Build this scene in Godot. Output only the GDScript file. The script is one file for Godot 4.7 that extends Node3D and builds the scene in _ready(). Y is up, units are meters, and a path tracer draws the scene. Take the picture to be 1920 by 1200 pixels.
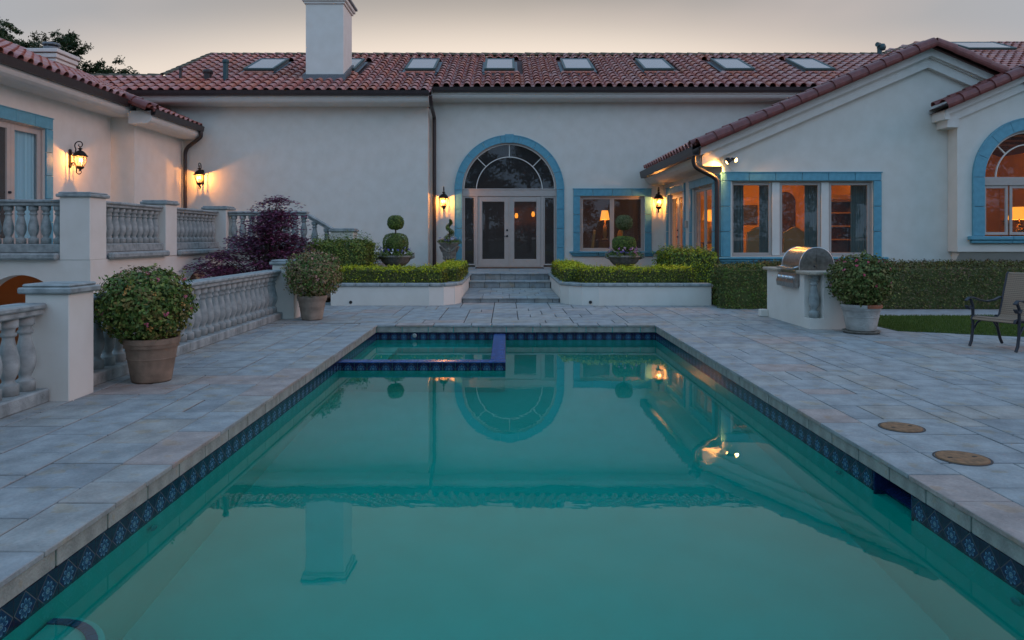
extends Node3D
# A villa round a swimming pool at dusk. Units are metres, y is up, the camera looks along -z.
# "d" in the comments and arguments is the distance in front of the camera (world z = -d).

const WATER := -0.24
var rng := RandomNumberGenerator.new()
var M := {}
var used_names := {}
var baluster_mesh: ArrayMesh

# ---------------------------------------------------------------- mesh builder
class B:
	var v := PackedVector3Array()
	var n := PackedVector3Array()
	var uv := PackedVector2Array()
	var c := PackedColorArray()
	var ix := PackedInt32Array()
	var col := Color(1, 1, 1)

	func vert(p: Vector3, nn: Vector3, t := Vector2.ZERO) -> int:
		v.append(p); n.append(nn); uv.append(t); c.append(col)
		return v.size() - 1

	func quad(a: Vector3, b: Vector3, cc: Vector3, d: Vector3) -> void:  # counter-clockwise seen from outside
		var nn := (b - a).cross(cc - a)
		if nn.length_squared() < 1e-14:
			nn = (cc - a).cross(d - a)
		nn = nn.normalized()
		var i := vert(a, nn, Vector2(0, 1))
		vert(b, nn, Vector2(1, 1)); vert(cc, nn, Vector2(1, 0)); vert(d, nn, Vector2(0, 0))
		ix.append_array(PackedInt32Array([i, i + 2, i + 1, i, i + 3, i + 2]))

	func quad_out(a: Vector3, b: Vector3, cc: Vector3, d: Vector3, out: Vector3) -> void:
		if (b - a).cross(cc - a).dot(out) < 0.0:
			quad(a, d, cc, b)
		else:
			quad(a, b, cc, d)

	func tri_out(a: Vector3, b: Vector3, cc: Vector3, out: Vector3) -> void:
		var nn := (b - a).cross(cc - a)
		if nn.dot(out) < 0.0:
			var t := b
			b = cc; cc = t; nn = -nn
		nn = nn.normalized()
		var i := vert(a, nn)
		vert(b, nn); vert(cc, nn)
		ix.append_array(PackedInt32Array([i, i + 2, i + 1]))

	func box(ctr: Vector3, size: Vector3, bs := Basis(), bev := 0.0) -> void:
		var h := size * 0.5
		bev = minf(bev, minf(h.x, minf(h.y, h.z)) * 0.9)
		for i in 3:
			var j := (i + 1) % 3
			var k := (i + 2) % 3
			for s in [-1.0, 1.0]:
				var pts := []
				for q in [[-1, -1], [1, -1], [1, 1], [-1, 1]]:
					var p := Vector3.ZERO
					p[i] = s * h[i]; p[j] = q[0] * (h[j] - bev); p[k] = q[1] * (h[k] - bev)
					pts.append(ctr + bs * p)
				var o := Vector3.ZERO
				o[i] = s
				quad_out(pts[0], pts[1], pts[2], pts[3], bs * o)
				if bev > 0.0:
					for t in [-1.0, 1.0]:
						var e := []
						for q in [[0, -1], [0, 1], [1, 1], [1, -1]]:
							var p := Vector3.ZERO
							p[k] = q[1] * (h[k] - bev)
							if q[0] == 0:
								p[i] = s * h[i]; p[j] = t * (h[j] - bev)
							else:
								p[i] = s * (h[i] - bev); p[j] = t * h[j]
							e.append(ctr + bs * p)
						var oo := Vector3.ZERO
						oo[i] = s; oo[j] = t
						quad_out(e[0], e[1], e[2], e[3], bs * oo)
		if bev > 0.0:
			for a in [-1.0, 1.0]:
				for b in [-1.0, 1.0]:
					for g in [-1.0, 1.0]:
						var w := Vector3(a, b, g)
						tri_out(ctr + bs * (w * Vector3(h.x, h.y - bev, h.z - bev)), ctr + bs * (w * Vector3(h.x - bev, h.y, h.z - bev)), ctr + bs * (w * Vector3(h.x - bev, h.y - bev, h.z)), bs * w)

	func span(a: Vector3, b: Vector3, bev := 0.0) -> void:  # box between two corners
		box((a + b) * 0.5, (b - a).abs(), Basis(), bev)

	func beam(a: Vector3, b: Vector3, w: float, hgt: float, bev := 0.0, up := Vector3.UP) -> void:
		var z := (b - a).normalized()
		var x := up.cross(z).normalized()
		var y := z.cross(x)
		box((a + b) * 0.5, Vector3(w, hgt, (b - a).length()), Basis(x, y, z), bev)

	func lathe(prof: Array, seg: int, xf := Transform3D(), a0 := 0.0, a1 := TAU) -> void:  # prof: Vector2(radius, y), from bottom to top
		var first := v.size()
		var m := prof.size()
		for i in seg + 1:
			var a := a0 + (a1 - a0) * i / seg
			var dir := Vector3(sin(a), 0, cos(a))
			for j in m:
				var p0: Vector2 = prof[maxi(j - 1, 0)]
				var p1: Vector2 = prof[mini(j + 1, m - 1)]
				var t := (p1 - p0).normalized()
				var nn := (dir * t.y + Vector3.UP * -t.x).normalized()
				vert(xf * (dir * prof[j].x + Vector3.UP * prof[j].y), (xf.basis * nn).normalized(), Vector2(float(i) / seg, float(j) / m))
		for i in seg:
			for j in m - 1:
				var a := first + i * m + j
				var b := a + m
				ix.append_array(PackedInt32Array([a, a + 1, b + 1, a, b + 1, b]))

	func tube(pts: Array, r0: float, r1: float, seg := 8, caps := true) -> void:
		var first := v.size()
		var m := pts.size()
		var side := Vector3.ZERO
		for i in m:
			var t: Vector3 = (pts[mini(i + 1, m - 1)] - pts[maxi(i - 1, 0)]).normalized()
			if side == Vector3.ZERO:
				side = t.cross(Vector3.UP if absf(t.y) < 0.9 else Vector3.RIGHT).normalized()
			side = (side - t * side.dot(t)).normalized()
			var up := t.cross(side)
			var r := lerpf(r0, r1, float(i) / maxf(m - 1, 1))
			for k in seg + 1:
				var a := TAU * k / seg
				var nn := side * cos(a) + up * sin(a)
				vert(pts[i] + nn * r, nn, Vector2(float(k) / seg, float(i) / m))
		for i in m - 1:
			for k in seg:
				var a := first + i * (seg + 1) + k
				var b := a + seg + 1
				ix.append_array(PackedInt32Array([a, b, b + 1, a, b + 1, a + 1]))
		if caps:
			for e in [0, m - 1]:
				var t: Vector3 = (pts[1] - pts[0]).normalized() * -1.0 if e == 0 else (pts[m - 1] - pts[m - 2]).normalized()
				for k in seg:
					tri_out(pts[e], v[first + e * (seg + 1) + k], v[first + e * (seg + 1) + k + 1], t)

	func extrude(poly: PackedVector2Array, z0: float, z1: float, xf := Transform3D()) -> void:  # polygon in x,y from z0 (back) to z1 (front)
		var t := Geometry2D.triangulate_polygon(poly)
		for i in range(0, t.size(), 3):
			for z in [z0, z1]:
				var a := Vector3(poly[t[i]].x, poly[t[i]].y, z)
				var b := Vector3(poly[t[i + 1]].x, poly[t[i + 1]].y, z)
				var cc := Vector3(poly[t[i + 2]].x, poly[t[i + 2]].y, z)
				tri_out(xf * a, xf * b, xf * cc, xf.basis * Vector3(0, 0, signf(z - (z0 + z1) * 0.5)))
		var cw := Geometry2D.is_polygon_clockwise(poly)
		for i in poly.size():
			var p := poly[i]
			var q := poly[(i + 1) % poly.size()]
			var o := Vector3(q.y - p.y, p.x - q.x, 0) * (-1.0 if cw else 1.0)
			quad_out(xf * Vector3(p.x, p.y, z0), xf * Vector3(q.x, q.y, z0), xf * Vector3(q.x, q.y, z1), xf * Vector3(p.x, p.y, z1), xf.basis * o)

	func leaf(p: Vector3, nn: Vector3, roll: float, w: float, l: float) -> void:
		var s := nn.cross(Vector3.UP if absf(nn.y) < 0.95 else Vector3.RIGHT).normalized()
		var t := nn.cross(s)
		var a := s * cos(roll) + t * sin(roll)
		var b := nn.cross(a)
		var i := v.size()
		var bend := nn * l * 0.12
		v.append(p - a * l * 0.5 - bend); v.append(p + b * w * 0.5); v.append(p + a * l * 0.5 - bend); v.append(p - b * w * 0.5)
		for k in 4:
			n.append(nn); uv.append(Vector2.ZERO); c.append(col)
		ix.append_array(PackedInt32Array([i, i + 1, i + 2, i, i + 2, i + 3]))

	func mesh() -> ArrayMesh:
		var arr := []
		arr.resize(Mesh.ARRAY_MAX)
		arr[Mesh.ARRAY_VERTEX] = v; arr[Mesh.ARRAY_NORMAL] = n; arr[Mesh.ARRAY_TEX_UV] = uv; arr[Mesh.ARRAY_COLOR] = c; arr[Mesh.ARRAY_INDEX] = ix
		var m := ArrayMesh.new()
		m.add_surface_from_arrays(Mesh.PRIMITIVE_TRIANGLES, arr)
		return m

# ---------------------------------------------------------------- nodes
func numbered(parent: Node, called: String) -> String:
	var key := str(parent.get_instance_id()) + called
	var k: int = used_names.get(key, 0)
	used_names[key] = k + 1
	return called if k == 0 else "%s_%03d" % [called, k]

func thing(called: String, label: String, category: String, at := Vector3.ZERO, turn := 0.0, group := "") -> Node3D:
	var o := Node3D.new()
	o.name = numbered(self, called)
	add_child(o)
	o.position = at
	o.rotation.y = turn
	tag(o, label, category, group)
	return o

func tag(o: Node3D, label: String, category: String, group := "") -> void:
	o.set_meta("label", label)
	o.set_meta("category", category)
	if group != "":
		o.set_meta("group", group)

func put(parent: Node, called: String, shape: Variant, m: Material, at := Vector3.ZERO) -> MeshInstance3D:
	var o := MeshInstance3D.new()
	o.name = numbered(parent, called)
	o.mesh = shape.mesh() if shape is B else shape
	o.material_override = m
	o.position = at
	parent.add_child(o, true)
	return o

func sub(parent: Node, called: String, at := Vector3.ZERO, turn := 0.0) -> Node3D:
	var o := Node3D.new()
	o.name = numbered(parent, called)
	parent.add_child(o, true)
	o.position = at
	o.rotation.y = turn
	return o

func structure(called: String, shape: Variant, m: Material, label := "", category := "") -> MeshInstance3D:
	var o := put(self, called, shape, m)
	o.set_meta("kind", "structure")
	if label != "":
		tag(o, label, category)
	return o

func copy_of(o: Node3D, called: String, at: Vector3, turn := 0.0, label := "") -> Node3D:
	var r: Node3D = o.duplicate()
	r.name = numbered(self, called)
	add_child(r)
	r.position = at
	r.rotation.y = turn
	if label != "":
		r.set_meta("label", label)
	return r

# ---------------------------------------------------------------- textures and materials
func noise_image(kind: int, freq: float, oct: int, sd: int, size := 512) -> Image:
	var f := FastNoiseLite.new()
	f.noise_type = kind
	f.frequency = freq
	f.seed = sd
	f.fractal_octaves = oct
	f.fractal_type = FastNoiseLite.FRACTAL_FBM if oct > 1 else FastNoiseLite.FRACTAL_NONE
	return f.get_seamless_image(size, size)

func ramp(im: Image, lo: Color, hi: Color, power := 1.0) -> ImageTexture:
	var w := im.get_width()
	var data := im.get_data()
	var step := data.size() / (w * w)
	var bytes := PackedByteArray()
	bytes.resize(w * w * 3)
	for i in w * w:
		var t := pow(data[i * step] / 255.0, power)
		var cc := lo.lerp(hi, t)
		bytes[i * 3] = int(cc.r * 255.0); bytes[i * 3 + 1] = int(cc.g * 255.0); bytes[i * 3 + 2] = int(cc.b * 255.0)
	return ImageTexture.create_from_image(Image.create_from_data(w, w, false, Image.FORMAT_RGB8, bytes))

func pitted(grain: Image, cell: Image) -> ImageTexture:
	# stone: soft veining, small dark pits and a few rusty stains
	var w := 1024
	var bytes := PackedByteArray()
	bytes.resize(w * w * 3)
	var a := grain.get_data()
	var c := cell.get_data()
	var sa := a.size() / (w * w)
	var sc := c.size() / (512 * 512)
	for y in w:
		for x in w:
			var g := a[(y * w + x) * sa] / 255.0
			var k := c[((y % 512) * 512 + x % 512) * sc] / 255.0
			var r := a[(((x + 300) % w) * w + y) * sa] / 255.0
			var v := lerpf(0.80, 1.0, g) * (0.90 + 0.10 * k)
			if k > 0.86 and g < 0.55:
				v *= 0.80
			var st := smoothstep(0.66, 0.9, r) * 0.12
			bytes[(y * w + x) * 3] = int(clampf(v, 0, 1) * 255.0)
			bytes[(y * w + x) * 3 + 1] = int(clampf(v * (0.995 - st * 0.45), 0, 1) * 255.0)
			bytes[(y * w + x) * 3 + 2] = int(clampf(v * (0.98 - st), 0, 1) * 255.0)
	return ImageTexture.create_from_image(Image.create_from_data(w, w, false, Image.FORMAT_RGB8, bytes))

func bumps(im: Image, scale: float) -> ImageTexture:
	var k: Image = im.duplicate()
	k.convert(Image.FORMAT_RGBA8)
	k.bump_map_to_normal_map(scale)
	return ImageTexture.create_from_image(k)

func mat(linear: Color, rough := 0.8, o := {}) -> StandardMaterial3D:
	var m := StandardMaterial3D.new()
	m.albedo_color = linear.linear_to_srgb()
	m.roughness = rough
	m.metallic = o.get("metal", 0.0)
	m.metallic_specular = o.get("spec", 0.5)
	if o.has("tex"):
		m.albedo_texture = o.tex
	if o.has("bump"):
		m.normal_enabled = true
		m.normal_texture = o.bump
		m.normal_scale = o.get("bs", 1.0)
	if o.has("scale"):
		m.uv1_triplanar = true
		m.uv1_world_triplanar = true
		m.uv1_scale = Vector3.ONE * float(o.scale)
	m.vertex_color_use_as_albedo = o.get("vc", false)
	if o.has("glow"):
		m.emission_enabled = true
		m.emission = o.glow
		m.emission_energy_multiplier = o.get("power", 1.0)
	if o.has("back"):
		m.backlight_enabled = true
		m.backlight = o.back
	if o.has("coat"):
		m.clearcoat_enabled = true
		m.clearcoat = o.coat
		m.clearcoat_roughness = 0.15
	return m

func flower_texture() -> ImageTexture:
	# hand painted glazed tile: dark blue ground, lozenge lines and an eight petalled flower
	var s := 160
	var im := Image.create(s, s, false, Image.FORMAT_RGB8)
	for y in s:
		for x in s:
			var u := (x + 0.5) / s * 2.0 - 1.0
			var w := (y + 0.5) / s * 2.0 - 1.0
			var cc := Color(0.06, 0.09, 0.24)
			var lo := absf(u) * 0.62 + absf(w) * 0.62
			if lo < 0.58:
				cc = Color(0.06, 0.13, 0.33)
			if absf(lo - 0.6) < 0.022:
				cc = Color(0.40, 0.38, 0.36)
			if absf(w) < 0.025 and absf(u) > 0.93:
				cc = Color(0.40, 0.38, 0.36)
			var r := sqrt(u * u + w * w)
			var a := atan2(w, u)
			var petal := 0.30 + 0.26 * absf(cos(a * 4.0))
			if r < petal and r > 0.1:
				var edge := absf(r - petal * 0.93) < 0.05 or r < 0.19
				cc = Color(0.40, 0.60, 0.68) if edge else Color(0.14, 0.29, 0.44)
				if absf(sin(a * 4.0)) > 0.96:
					cc = Color(0.06, 0.14, 0.32)
			if r < 0.08:
				cc = Color(0.45, 0.6, 0.64)
			if u * u > 0.96 or w * w > 0.97:
				cc = Color(0.24, 0.25, 0.29)
			im.set_pixel(x, y, cc)
	im.generate_mipmaps()
	return ImageTexture.create_from_image(im)

func make_materials() -> void:
	var mott := noise_image(FastNoiseLite.TYPE_SIMPLEX_SMOOTH, 0.006, 5, 11)
	var fine := noise_image(FastNoiseLite.TYPE_SIMPLEX_SMOOTH, 0.06, 3, 12)
	var cell := noise_image(FastNoiseLite.TYPE_CELLULAR, 0.05, 2, 13)
	var streak := noise_image(FastNoiseLite.TYPE_SIMPLEX_SMOOTH, 0.02, 4, 14)
	var grain := noise_image(FastNoiseLite.TYPE_SIMPLEX_SMOOTH, 0.004, 7, 15, 1024)
	var t_wall := ramp(grain, Color(0.965, 0.96, 0.95), Color(1, 1, 1))
	var t_glaze := ramp(grain, Color(0.90, 0.91, 0.92), Color(1, 1, 1))
	var t_stone := pitted(grain, cell)
	var t_weather := ramp(grain, Color(0.62, 0.64, 0.64), Color(1, 1, 1), 0.7)
	var t_speck := ramp(cell, Color(0.72, 0.72, 0.72), Color(1, 1, 1))
	var n_fine := bumps(fine, 3.0)
	var n_grain := bumps(grain, 4.0)
	var n_soft := bumps(mott, 6.0)
	var n_cell := bumps(streak, 5.0)
	M.stucco = mat(Color(0.745, 0.715, 0.645), 0.95, {"tex": t_wall, "bump": n_grain, "bs": 0.22, "scale": 0.5, "spec": 0.3})
	M.trim_paint = mat(Color(0.74, 0.72, 0.665), 0.8, {"tex": t_wall, "scale": 0.7, "spec": 0.3})
	M.blue = mat(Color(0.12, 0.375, 0.475), 0.5, {"tex": t_glaze, "bump": n_fine, "bs": 0.15, "scale": 1.7})
	M.frame = mat(Color(0.46, 0.41, 0.37), 0.5, {"tex": t_wall, "scale": 1.2})
	M.muntin = mat(Color(0.72, 0.68, 0.60), 0.5)
	M.gutter = mat(Color(0.055, 0.038, 0.036), 0.42, {"tex": t_speck, "scale": 0.7})
	M.baluster = mat(Color(0.43, 0.47, 0.455), 0.85, {"tex": t_weather, "bump": n_cell, "bs": 0.5, "scale": 1.6})
	M.rail = mat(Color(0.41, 0.45, 0.44), 0.85, {"tex": t_weather, "bump": n_fine, "bs": 0.5, "scale": 1.1})
	M.flash = mat(Color(0.20, 0.22, 0.23), 0.55, {"tex": t_speck, "scale": 1.0})
	M.coping = mat(Color(0.42, 0.43, 0.40), 0.8, {"tex": t_stone, "bump": n_fine, "bs": 0.5, "scale": 1.3})
	M.grout = mat(Color(0.07, 0.065, 0.06), 0.95)
	M.tile_print = mat(Color(0.75, 0.75, 0.75), 0.18, {"tex": flower_texture()})
	M.tile_mid = mat(Color(0.03, 0.09, 0.20), 0.3)
	M.tile_top = mat(Color(0.045, 0.13, 0.40), 0.25, {"tex": t_weather, "scale": 2.0})
	M.fitting = mat(Color(0.30, 0.32, 0.32), 0.5)
	M.tile_blue = mat(Color(0.012, 0.035, 0.13), 0.2, {"tex": t_speck, "scale": 2.0})
	M.plaster = mat(Color(0.02, 0.56, 0.50), 0.8, {"tex": t_wall, "scale": 0.5})
	var w := mat(Color(0.015, 0.88, 0.77), 0.0, {"bump": n_soft, "bs": 0.012, "scale": 0.45, "spec": 0.6})
	w.albedo_color.a = 0.0
	w.refraction_enabled = true
	w.refraction_scale = 0.033
	M.water = w
	var g := mat(Color(1, 1, 1), 0.0)
	g.transparency = BaseMaterial3D.TRANSPARENCY_ALPHA
	g.albedo_color.a = 0.03
	M.glass = g
	var lg := mat(Color(1, 0.8, 0.5), 0.05)
	lg.transparency = BaseMaterial3D.TRANSPARENCY_ALPHA
	lg.albedo_color.a = 0.06
	M.lantern_glass = lg
	M.paver = []
	for cc in [Color(0.42, 0.445, 0.455), Color(0.475, 0.485, 0.475), Color(0.37, 0.40, 0.42), Color(0.51, 0.43, 0.40), Color(0.47, 0.455, 0.43), Color(0.44, 0.47, 0.485)]:
		M.paver.append(mat(cc, 0.78, {"tex": t_stone, "bump": n_cell, "bs": 0.55, "scale": 0.8}))
	M.paver_mass = mat(Color(1, 1, 1), 0.78, {"tex": t_stone, "bump": n_cell, "bs": 0.55, "scale": 0.8, "vc": true})
	M.roof = []
	for cc in roof_colours():
		M.roof.append(mat(cc, 0.42, {"tex": t_stone, "scale": 1.9}))
	M.roof_mass = mat(Color(1, 1, 1), 0.42, {"tex": t_stone, "scale": 1.9, "vc": true})
	M.rake = mat(Color(0.26, 0.075, 0.065), 0.38, {"tex": t_stone, "scale": 1.5})
	M.ridge = mat(Color(0.15, 0.13, 0.085), 0.9, {"tex": t_weather, "bump": n_cell, "bs": 0.8, "scale": 2.0})
	M.roof_deck = mat(Color(0.10, 0.05, 0.045), 0.9)
	M.lantern = mat(Color(0.035, 0.025, 0.02), 0.5, {"metal": 0.5, "tex": t_speck, "scale": 4.0})
	M.bulb = mat(Color(1, 0.8, 0.5), 0.4, {"glow": Color(1.0, 0.80, 0.48), "power": 9.0})
	M.flood = mat(Color(1, 0.85, 0.6), 0.4, {"glow": Color(1.0, 0.80, 0.48), "power": 9.0})
	M.shade = mat(Color(0.8, 0.5, 0.2), 0.8, {"glow": Color(1.0, 0.62, 0.18), "power": 1.0})
	M.leaf = mat(Color(1, 1, 1), 0.55, {"vc": true, "spec": 0.4, "back": Color(0.25, 0.3, 0.1)})
	M.maple = mat(Color(1, 1, 1), 0.6, {"vc": true, "spec": 0.35, "back": Color(0.2, 0.08, 0.1)})
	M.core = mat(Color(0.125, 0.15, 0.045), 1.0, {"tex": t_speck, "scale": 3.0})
	M.bark = mat(Color(0.10, 0.075, 0.055), 0.95, {"tex": t_weather, "bump": n_cell, "scale": 2.0})
	M.clay = mat(Color(0.34, 0.235, 0.165), 0.85, {"tex": t_weather, "bump": n_cell, "bs": 0.4, "scale": 1.3})
	M.clay_pale = mat(Color(0.42, 0.33, 0.255), 0.85, {"tex": t_weather, "bump": n_cell, "bs": 0.4, "scale": 1.3})
	M.terracotta = mat(Color(0.38, 0.13, 0.06), 0.85, {"tex": t_weather, "scale": 1.7})
	M.pot_white = mat(Color(0.52, 0.51, 0.47), 0.8, {"tex": t_weather, "bump": n_fine, "scale": 0.9})
	M.urn = mat(Color(0.33, 0.30, 0.25), 0.9, {"tex": t_weather, "bump": n_cell, "bs": 0.8, "scale": 3.0})
	M.soil = mat(Color(0.045, 0.032, 0.022), 1.0, {"tex": t_speck, "scale": 2.0})
	M.grass = mat(Color(1, 1, 1), 0.8, {"vc": true, "back": Color(0.2, 0.3, 0.05)})
	M.turf = mat(Color(0.06, 0.10, 0.018), 1.0, {"tex": t_speck, "scale": 2.0})
	M.ground = mat(Color(0.10, 0.10, 0.06), 1.0, {"tex": t_weather, "scale": 0.3})
	M.path = mat(Color(0.43, 0.44, 0.45), 0.85, {"tex": t_stone, "bump": n_fine, "bs": 0.4, "scale": 0.8})
	M.steel = mat(Color(0.50, 0.47, 0.45), 0.30, {"metal": 1.0, "tex": ramp(streak, Color(0.75, 0.75, 0.75), Color(1, 1, 1)), "scale": 1.2})
	M.chrome = mat(Color(0.7, 0.7, 0.7), 0.15, {"metal": 1.0})
	M.iron = mat(Color(0.03, 0.032, 0.04), 0.4, {"metal": 0.3})
	M.black = mat(Color(0.012, 0.012, 0.012), 0.6)
	M.counter = mat(Color(0.60, 0.52, 0.42), 0.8, {"tex": t_stone, "bump": n_cell, "bs": 0.7, "scale": 2.0})
	var sling := Image.create(64, 64, false, Image.FORMAT_RGB8)
	for y in 64:
		for x in 64:
			var k := 0.72 + 0.18 * float((y / 4) % 2) + 0.1 * float((x / 2 + y / 8) % 2) + 0.06 * sin(y * 0.9)
			sling.set_pixel(x, y, Color(k, k * 0.97, k * 0.93))
	M.sling = mat(Color(0.40, 0.29, 0.215), 0.8, {"tex": ImageTexture.create_from_image(sling), "scale": 5.0})
	M.lid = mat(Color(0.34, 0.17, 0.075), 0.7, {"tex": t_weather, "scale": 4.0})
	M.mat_brown = mat(Color(0.22, 0.13, 0.085), 1.0, {"tex": t_speck, "scale": 4.0})
	M.white = mat(Color(0.7, 0.7, 0.68), 0.5)
	M.room_gold = mat(Color(0.62, 0.33, 0.016), 0.9, {"tex": t_wall, "scale": 0.8})
	M.room_dark = mat(Color(0.12, 0.085, 0.06), 0.9, {"tex": t_wall, "scale": 0.8})
	M.room_floor = mat(Color(0.13, 0.075, 0.04), 0.5, {"tex": t_weather, "scale": 1.0})
	M.curtain = mat(Color(0.14, 0.26, 0.25), 0.9, {"tex": t_speck, "scale": 2.0, "back": Color(0.1, 0.12, 0.1)})
	M.curtain_pale = mat(Color(0.28, 0.56, 0.64), 0.85, {"back": Color(0.3, 0.4, 0.4)})
	M.gold_cloth = mat(Color(0.46, 0.30, 0.08), 0.9, {"tex": t_speck, "scale": 3.0})
	M.wood = mat(Color(0.10, 0.05, 0.025), 0.45, {"tex": t_weather, "scale": 2.0})
	M.picture = mat(Color(0.05, 0.035, 0.025), 0.6, {"tex": t_weather, "scale": 3.0})
	M.pipe = mat(Color(0.03, 0.10, 0.11), 0.5, {"tex": t_speck, "scale": 2.0})
	M.skylight_glass = mat(Color(0.20, 0.26, 0.31), 0.15, {"coat": 0.4})
	M.skylight_frame = mat(Color(0.05, 0.085, 0.08), 0.5)
	M.tan_wall = mat(Color(0.50, 0.28, 0.14), 0.95, {"tex": t_wall, "scale": 0.8})
	M.petal = mat(Color(1, 1, 1), 0.6, {"vc": true, "back": Color(0.3, 0.3, 0.3)})

func roof_colours() -> Array:
	return [Color(0.66, 0.25, 0.21), Color(0.68, 0.305, 0.265), Color(0.62, 0.27, 0.255), Color(0.69, 0.245, 0.165), Color(0.66, 0.335, 0.31), Color(0.60, 0.21, 0.17)]

# ---------------------------------------------------------------- scene
func _ready() -> void:
	rng.seed = 20240
	camera_and_light()
	make_materials()
	make_baluster()
	ground_and_lower_court()
	pool()
	deck()
	lawn_and_path()
	villa()
	rooms()
	raised_terrace()
	deck_balustrade()
	entrance_steps_and_planters()
	lanterns()
	planting()
	grill_island()
	patio_chair()
	small_things()
	trees()

func camera_and_light() -> void:
	# level camera with a shifted lens: 1391 px focal length on a 1920 x 1200 picture, optical axis at (949, 445)
	var cam := Camera3D.new()
	cam.name = "camera"
	cam.projection = Camera3D.PROJECTION_FRUSTUM
	cam.near = 0.05
	cam.far = 400.0
	cam.size = 0.05 * 1200.0 / 1391.0
	cam.frustum_offset = Vector2(0.05 * 11.0 / 1391.0, -0.05 * 155.0 / 1391.0)
	cam.position = Vector3(0, 1.44, 0)
	add_child(cam)
	cam.current = true
	var env := Environment.new()
	env.background_mode = Environment.BG_SKY
	env.tonemap_mode = Environment.TONE_MAPPER_LINEAR
	env.tonemap_exposure = 1.2
	env.sdfgi_enabled = true
	env.ssao_enabled = true
	env.ssil_enabled = true
	var sm := PanoramaSkyMaterial.new()
	sm.panorama = dusk_sky()
	var sky := Sky.new()
	sky.sky_material = sm
	env.sky = sky
	var we := WorldEnvironment.new()
	we.name = "environment"
	we.environment = env
	add_child(we)
	# the last of the sun's light: very weak, very soft, pink, from low on the right
	var sun := DirectionalLight3D.new()
	sun.name = "sun"
	sun.light_energy = 0.15
	sun.light_angular_distance = 30.0
	sun.light_color = Color(1.0, 0.72, 0.62)
	sun.shadow_enabled = true
	add_child(sun)
	sun.look_at_from_position(Vector3(40, 16, 10), Vector3.ZERO)

func dusk_sky() -> ImageTexture:
	# clear air after sunset: a cream glow low over the house where the sun went down, blue overhead and opposite, with a few thin veils
	var w := 1024
	var h := 512
	var im := Image.create(w, h, false, Image.FORMAT_RGBF)
	var f := FastNoiseLite.new()
	f.seed = 5
	f.frequency = 1.6
	f.fractal_octaves = 4
	for y in h:
		var el := (0.5 - (y + 0.5) / h) * PI
		var e := rad_to_deg(maxf(el, 0.0))
		for x in w:
			var az := (x + 0.5) / w * TAU  # 0 straight ahead
			var azf := az if az < PI else az - TAU
			var front := (cos(az) + 1.0) * 0.5
			var low := Color(0.42, 0.65, 0.95).lerp(Color(0.345, 0.315, 0.29), pow(front, 1.6))
			var top := Color(0.22, 0.43, 0.70)
			var cc := low.lerp(top, smoothstep(24.0, 52.0, e))
			var warm := Color(0.80, 0.685, 0.58).lerp(Color(0.62, 0.475, 0.40), smoothstep(0.15, 0.8, sin(az)))
			var glow := (1.0 - smoothstep(13.0, 18.6, e + 13.0 * minf(azf * azf, 1.0))) * (0.10 + 0.90 * pow(front, 3.0))
			cc = cc.lerp(warm, clampf(glow, 0, 1))
			var dir := Vector3(sin(az) * cos(el), sin(el), -cos(az) * cos(el))
			var veil := f.get_noise_3d(dir.x * 1.5, dir.y * 5.0, dir.z * 1.5)
			cc = cc.lerp(Color(0.55, 0.46, 0.42), clampf(veil - 0.06, 0.0, 1.0) * 0.55)
			im.set_pixel(x, y, cc)
	return ImageTexture.create_from_image(im)

# ---------------------------------------------------------------- the setting
func ground_and_lower_court() -> void:
	var g := B.new()
	var y := -0.07
	var far := 300.0
	# sheet with two openings: the pool and the sunken court on the house's west side
	var px0 := -2.35; var px1 := 2.68; var pd0 := 0.68; var pd1 := 12.4
	var cx0 := -40.0; var cx1 := -4.3; var cd0 := -8.0; var cd1 := 18.1
	for r in [[-far, far, cd1, far], [-far, far, -far, cd0], [-far, cx0, cd0, cd1], [cx1, px0, cd0, cd1], [px1, far, cd0, cd1], [px0, px1, cd0, pd0], [px0, px1, pd1, cd1]]:
		g.quad(Vector3(r[0], y, -r[2]), Vector3(r[1], y, -r[2]), Vector3(r[1], y, -r[3]), Vector3(r[0], y, -r[3]))
	structure("ground", g, M.ground)
	var c := B.new()
	c.span(Vector3(cx0, -2.0, -cd0), Vector3(cx1, -1.9, -cd1))
	structure("lower_court_floor", c, M.path)
	var r := B.new()
	r.span(Vector3(-4.36, -1.9, 8.0), Vector3(-4.26, -0.02, -18.05))
	r.span(Vector3(-40.0, -1.9, 8.1), Vector3(-4.3, -0.02, 8.0))
	structure("retaining_wall", r, M.stucco)

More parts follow.
